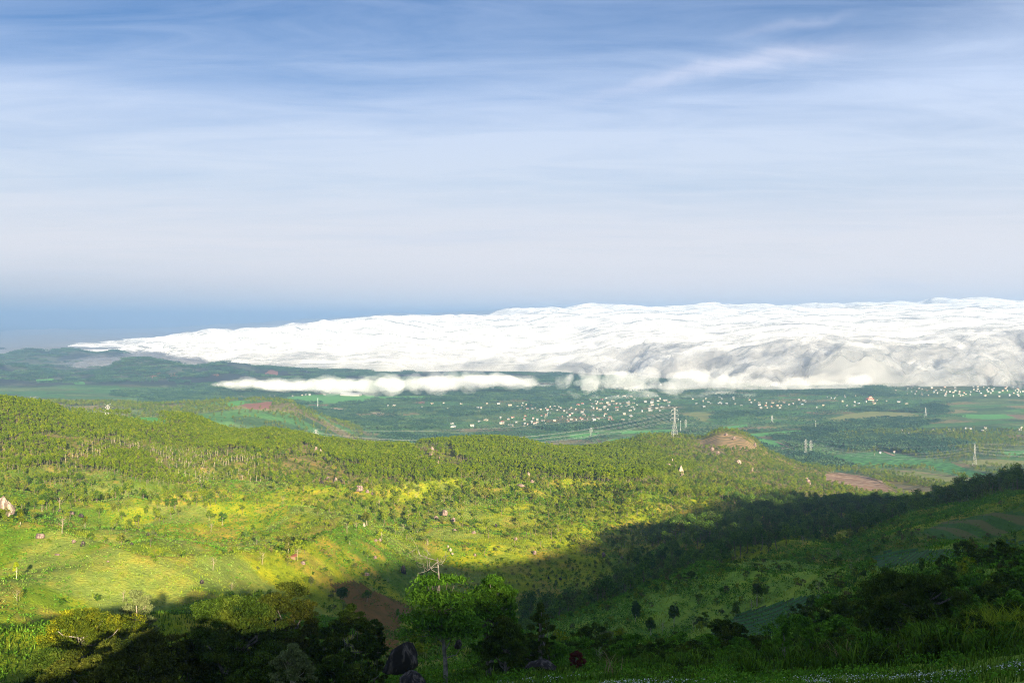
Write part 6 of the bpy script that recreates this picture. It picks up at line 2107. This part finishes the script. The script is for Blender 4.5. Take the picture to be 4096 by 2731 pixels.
special(85, 528, 11, 8, 'leaf_sunlit', 'bushy tree on the left above the long knoll boulder', 705, 0.15, 900)
special(222, 525, 13, 12, 'leaf_dk', 'conical dark tree at the top of the left grass', 706, 0.08, 1300)
special(209, 520, 10, 9, 'leaf_br', 'rounded green tree left of the conical dark one', 707, 0.1, 900)
special(257, 545, 9, 9, 'leaf_dk', 'dark compact tree in the pale weeds', 708, 0.1, 900)
special(246, 539, 10, 11, 'leaf_dk', 'dark tree up and left of the compact one', 709, 0.15, 900)
special(288, 553, 17, 14, 'leaf_olive', 'large olive tree sheltering the hut', 710, 0.12, 1800)
special(367, 526, 14, 13, 'leaf_olive', 'wide olive tree in the middle of the bright grass', 711, 0.3, 1400)
special(350, 545, 11, 12, 'leaf_dk', 'palm-like dark bush on the bright grass', 712, 0.05, 900)
special(382, 539, 11, 9, 'leaf_yl', 'bright round tree below the wide olive one', 713, 0.2, 1000)
special(311, 585, 9, 7, 'leaf_dk', 'dark bush at the left corner of the brown clearing', 714, 0.1, 800)
special(367, 602, 12, 13, 'leaf_dk', 'dark bush standing in the brown clearing', 715, 0.05, 1500)
special(341, 601, 16, 19, 'leaf_dk', 'dark thicket left of the brown clearing', 716, 0.05, 2200)
special(398, 617, 9, 5, 'leaf_fresh', 'small bright tree on the brown clearing', 717, 0.05, 700)
special(420, 628, 14, 20, 'leaf_dk', 'dark thicket right of the brown clearing', 718, 0.05, 2200)
special(428, 545, 10, 9, 'leaf_br', 'bushy tree on the grass above the shade line', 719, 0.4, 800)
special(674, 627, 22, 14, 'leaf_dk', 'dark trees in a row along the edge of the plots', 720, 0.1, 1500)
special(636, 624, 22, 14, 'leaf_dk', 'dark tree at the lower left of the plots', 721, 0.15, 1500)
special(651, 640, 24, 12, 'leaf_br', 'tall tree with a pale forked trunk before the plots', 722, 0.4, 1200)
special(736, 616, 14, 13, 'leaf_dk', 'round dark tree at the top of the shaded plots', 723, 0.1, 1400)
special(757, 606, 22, 12, 'leaf_dk', 'tall dark tree with a thin trunk above the plots', 724, 0.4, 1200)
special(762, 600, 14, 22, 'leaf_dk', 'wide dark tree right of the thin-trunked one', 725, 0.1, 1600)
special(811, 611, 17, 13, 'leaf_dk', 'dark tree on the right slope left of the great tree', 726, 0.15, 1400)
special(863, 579, 9, 9, 'leaf_dk', 'small round dark tree on the right green slope', 727, 0.05, 900)
special(885, 577, 9, 9, 'leaf_dk', 'dark bush pair on the right green slope', 728, 0.05, 900)
special(1004, 574, 14, 18, 'leaf_dk', 'large dark bush near the dome-shaped boulder', 729, 0.05, 2000)
special(1016, 570, 17, 11, 'leaf_dk', 'tall dark bush at the right edge above the boulder', 730, 0.05, 1500)
special(922, 573, 13, 8, 'leaf_dk', 'dark bushy tree between the blue-green plot and the boulder', 731, 0.05, 1300)
special(968, 560, 6, 11, 'leaf_dk', 'low dark bush at the end of the blue-green plot', 732, 0.02, 900)
special(845, 511.5, 12, 9, 'leaf_yl', 'bright tree on the tip of the sunlit spur', 733, 0.2, 900)
special(818, 507, 9, 8, 'leaf_br', 'brown-green tree on the crest of the sunlit spur', 734, 0.3, 800)
special(774, 492, 9, 8, 'leaf_olive', 'reddish dark tree where the wood meets the spur', 735, 0.3, 800)
special(163, 408, 7, 4, 'leaf_dk', 'dark lollipop tree beside the ridge field', 736, 0.45, 500, rmin=1000)
special(123, 404, 5, 6, 'leaf_pl', 'round tree right of the left ridge pylon', 737, 0.15, 500, rmin=1000)
special(874.5, 455.5, 5, 5, 'leaf_dk', 'lone dark round tree in the green valley field', 738, 0.1, 500, rmin=2200)

# ---- grass, canes and flowers close by
rg = np.random.default_rng(31)
def near_pts(n, u0, u1, r0, r1, seed):
    rg_ = np.random.default_rng(seed)
    u_ = rg_.uniform(u0, u1, n); r_ = rg_.uniform(r0, r1, n)
    t = np.arctan((u_ - 512) / F_PX)
    return mk(r_ * np.sin(t), r_ * np.cos(t))
x, y, rg2 = scatter_area(62, 135, 0.62, 58, jit=0.5)
P = mk(x, y)
n_ = fbm(x / 4, y / 4, oct=3, seed=95)
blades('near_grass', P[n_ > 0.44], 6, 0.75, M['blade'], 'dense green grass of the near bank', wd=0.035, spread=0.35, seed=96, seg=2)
sel = (n_ <= 0.45) & (rg2.random(len(x)) < 0.8)
tufts('near_herbs', P[sel], 10, 0.24, M['leaf_fresh'], 'leafy herbs between the grass of the near bank', wdt=0.5, spread=0.3, seed=97, hgt=0.6)
x, y, rg2 = scatter_area(130, 300, 1.15, 59, jit=0.5)
P = mk(x, y); u, v, r = uvr(P); n_ = fbm(x / 9, y / 9, oct=3, seed=98); fm = field_mask(x, y, P[:, 2])
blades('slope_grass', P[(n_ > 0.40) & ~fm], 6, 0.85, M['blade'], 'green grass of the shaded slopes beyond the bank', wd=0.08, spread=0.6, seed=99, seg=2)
sel = (n_ <= 0.5) & ~fm & (rg2.random(len(x)) < 0.8)
tufts('slope_herbs', P[sel], 8, 0.42, M['leaf_fresh'], 'leafy herbs of the shaded slopes beyond the bank', wdt=0.5, spread=0.5, seed=100, hgt=0.6)
x, y, rg2 = scatter_area(175, 620, 2.4, 63, jit=0.5)
P = mk(x, y); u, v, r = uvr(P); fm = field_mask(x, y, P[:, 2])
n_ = fbm(x / 26, y / 26, oct=4, seed=121)
sel = (u > 470) & ~fm & (rg2.random(len(x)) < 0.12 + 0.88 * sstep(0.44, 0.56, n_))
tufts('slope_thicket', P[sel], 26, 0.55, M['leaf_fresh'], 'tangled knee-high thicket over the shaded slope', wdt=0.55, spread=0.85, seed=122, hgt=1.3)
# brush on the brown clearing
x, y, rg2 = scatter_area(150, 800, 2.6, 60, jit=0.5)
P = mk(x, y); u, v, r = uvr(P)
bs = in_poly(u, v, FIELDS[-1][1])
tufts('clearing_brush', P[bs & (fbm(x / 14, y / 14, oct=3, seed=7) > 0.47)], 22, 0.5, M['leaf_dk'], 'sparse brush over the brown clearing', wdt=0.4, spread=1.0, seed=101, hgt=0.4)
# crop rows on the shaded plots
for (mt, poly, r0, r1) in FIELDS:
    if mt in ('crop_dark', 'terrace_green'):
        x, y, rg2 = scatter_area(r0, r1, 2.0 if r1 < 700 else 2.6, 160, jit=0.25)
        P = mk(x, y); u, v, r = uvr(P)
        s_ = in_poly(u, v, poly) & (rg2.random(len(x)) < 0.8)
        if s_.sum() > 10:
            tufts('crop_plants', P[s_], 6, 0.6, M['leaf_fresh'], 'rows of leafy crop plants on the shaded plots', wdt=0.45, spread=0.6, seed=102, hgt=0.7)

# tall cane clumps: each clump a thing
def cane_mesh(seed, h, n, spread, mat, wd=0.05):
    rg_ = np.random.default_rng(seed)
    o = blades('cane', np.array([[0, 0, -0.2]]), n, h, mat, None, wd=wd, spread=spread, lean=0.55, seed=seed, seg=5)
    me = o.data; bpy.data.objects.remove(o)
    return me
CANE = [cane_mesh(800 + i, 3.0, 85, 0.6, M['blade'], 0.055) for i in range(4)]
CANE_L = [cane_mesh(820 + i, 3.2, 220, 0.9, M['blade_lit'], 0.04) for i in range(2)]
REED = [cane_mesh(840 + i, 3.2, 22, 0.5, M['reed'], 0.03) for i in range(2)]
k_ = 0
def clump(u_, r_, s_, me, lab, grp='tall grass clumps on the near bank'):
    global k_
    k_ += 1
    o = link('grass_clump', me); o.location = at(u_, r_); o.scale = (s_ * 1.1, s_ * 1.1, s_); o.rotation_euler = (0, 0, k_ * 1.7)
    tag(o, near_label(lab, at(u_, r_)), 'grass clump', grp)
rgc = np.random.default_rng(12)
for i in range(150):
    u_ = rgc.uniform(560, 1030) if i % 3 else rgc.uniform(780, 1030); r_ = rgc.uniform(86, 122)
    s_ = (0.55 + 0.6 * sstep(600, 950, u_)) * rgc.uniform(0.55, 1.25)
    wh = 'between the red tree and the lone slim tree' if u_ < 790 else ('below the great dark tree' if u_ < 950 else 'near the right edge')
    clump(u_, r_, s_, CANE[i % 4], ('tall' if s_ > 1.2 else 'low') + ' arching cane grass clump')
for i in range(16):
    clump(rgc.uniform(380, 560), rgc.uniform(86, 104), rgc.uniform(0.4, 0.7), CANE[i % 4], 'short cane grass clump')
for (u_, r_, s_) in ((1003, 92, 1.0), (1012, 95, 1.2), (1022, 92, 1.2), (994, 101, 1.1), (1032, 94, 1.2), (1014, 102, 1.2)):
    clump(u_, r_, s_, CANE_L[k_ % 2], 'bright yellow-green tall grass clump', 'bright grass clumps at the right edge')
for (u_, r_, s_) in ((612, 88, 0.85), (842, 92, 0.9), (857, 96, 0.8), (829, 97, 0.7), (905, 94, 0.8), (940, 92, 0.8), (885, 98, 0.7)):
    clump(u_, r_, s_, REED[k_ % 2], 'dry straw-coloured reed stems', 'dry reeds')
# small white flowers along the very bottom on the right
Pf = np.concatenate([near_pts(3000, 600, 1040, 64, 74, 5), near_pts(300, 470, 620, 74, 86, 6)])
ff = fbm(Pf[:, 0] / 3, Pf[:, 1] / 3, oct=3, seed=111)
Pf = Pf[ff > 0.47]
rg3 = np.random.default_rng(8)
V, F = leaves(Pf + np.c_[np.zeros((len(Pf), 2)), 0.45 + 0.3 * rg3.random(len(Pf))], 0.085, rg3, 1, 1, 2.0)
tag(link('white_flowers', mesh_np('white_flowers', V, F, [M['flower']])), 'tiny white flowers sprinkled over the nearest grass', kind='stuff')
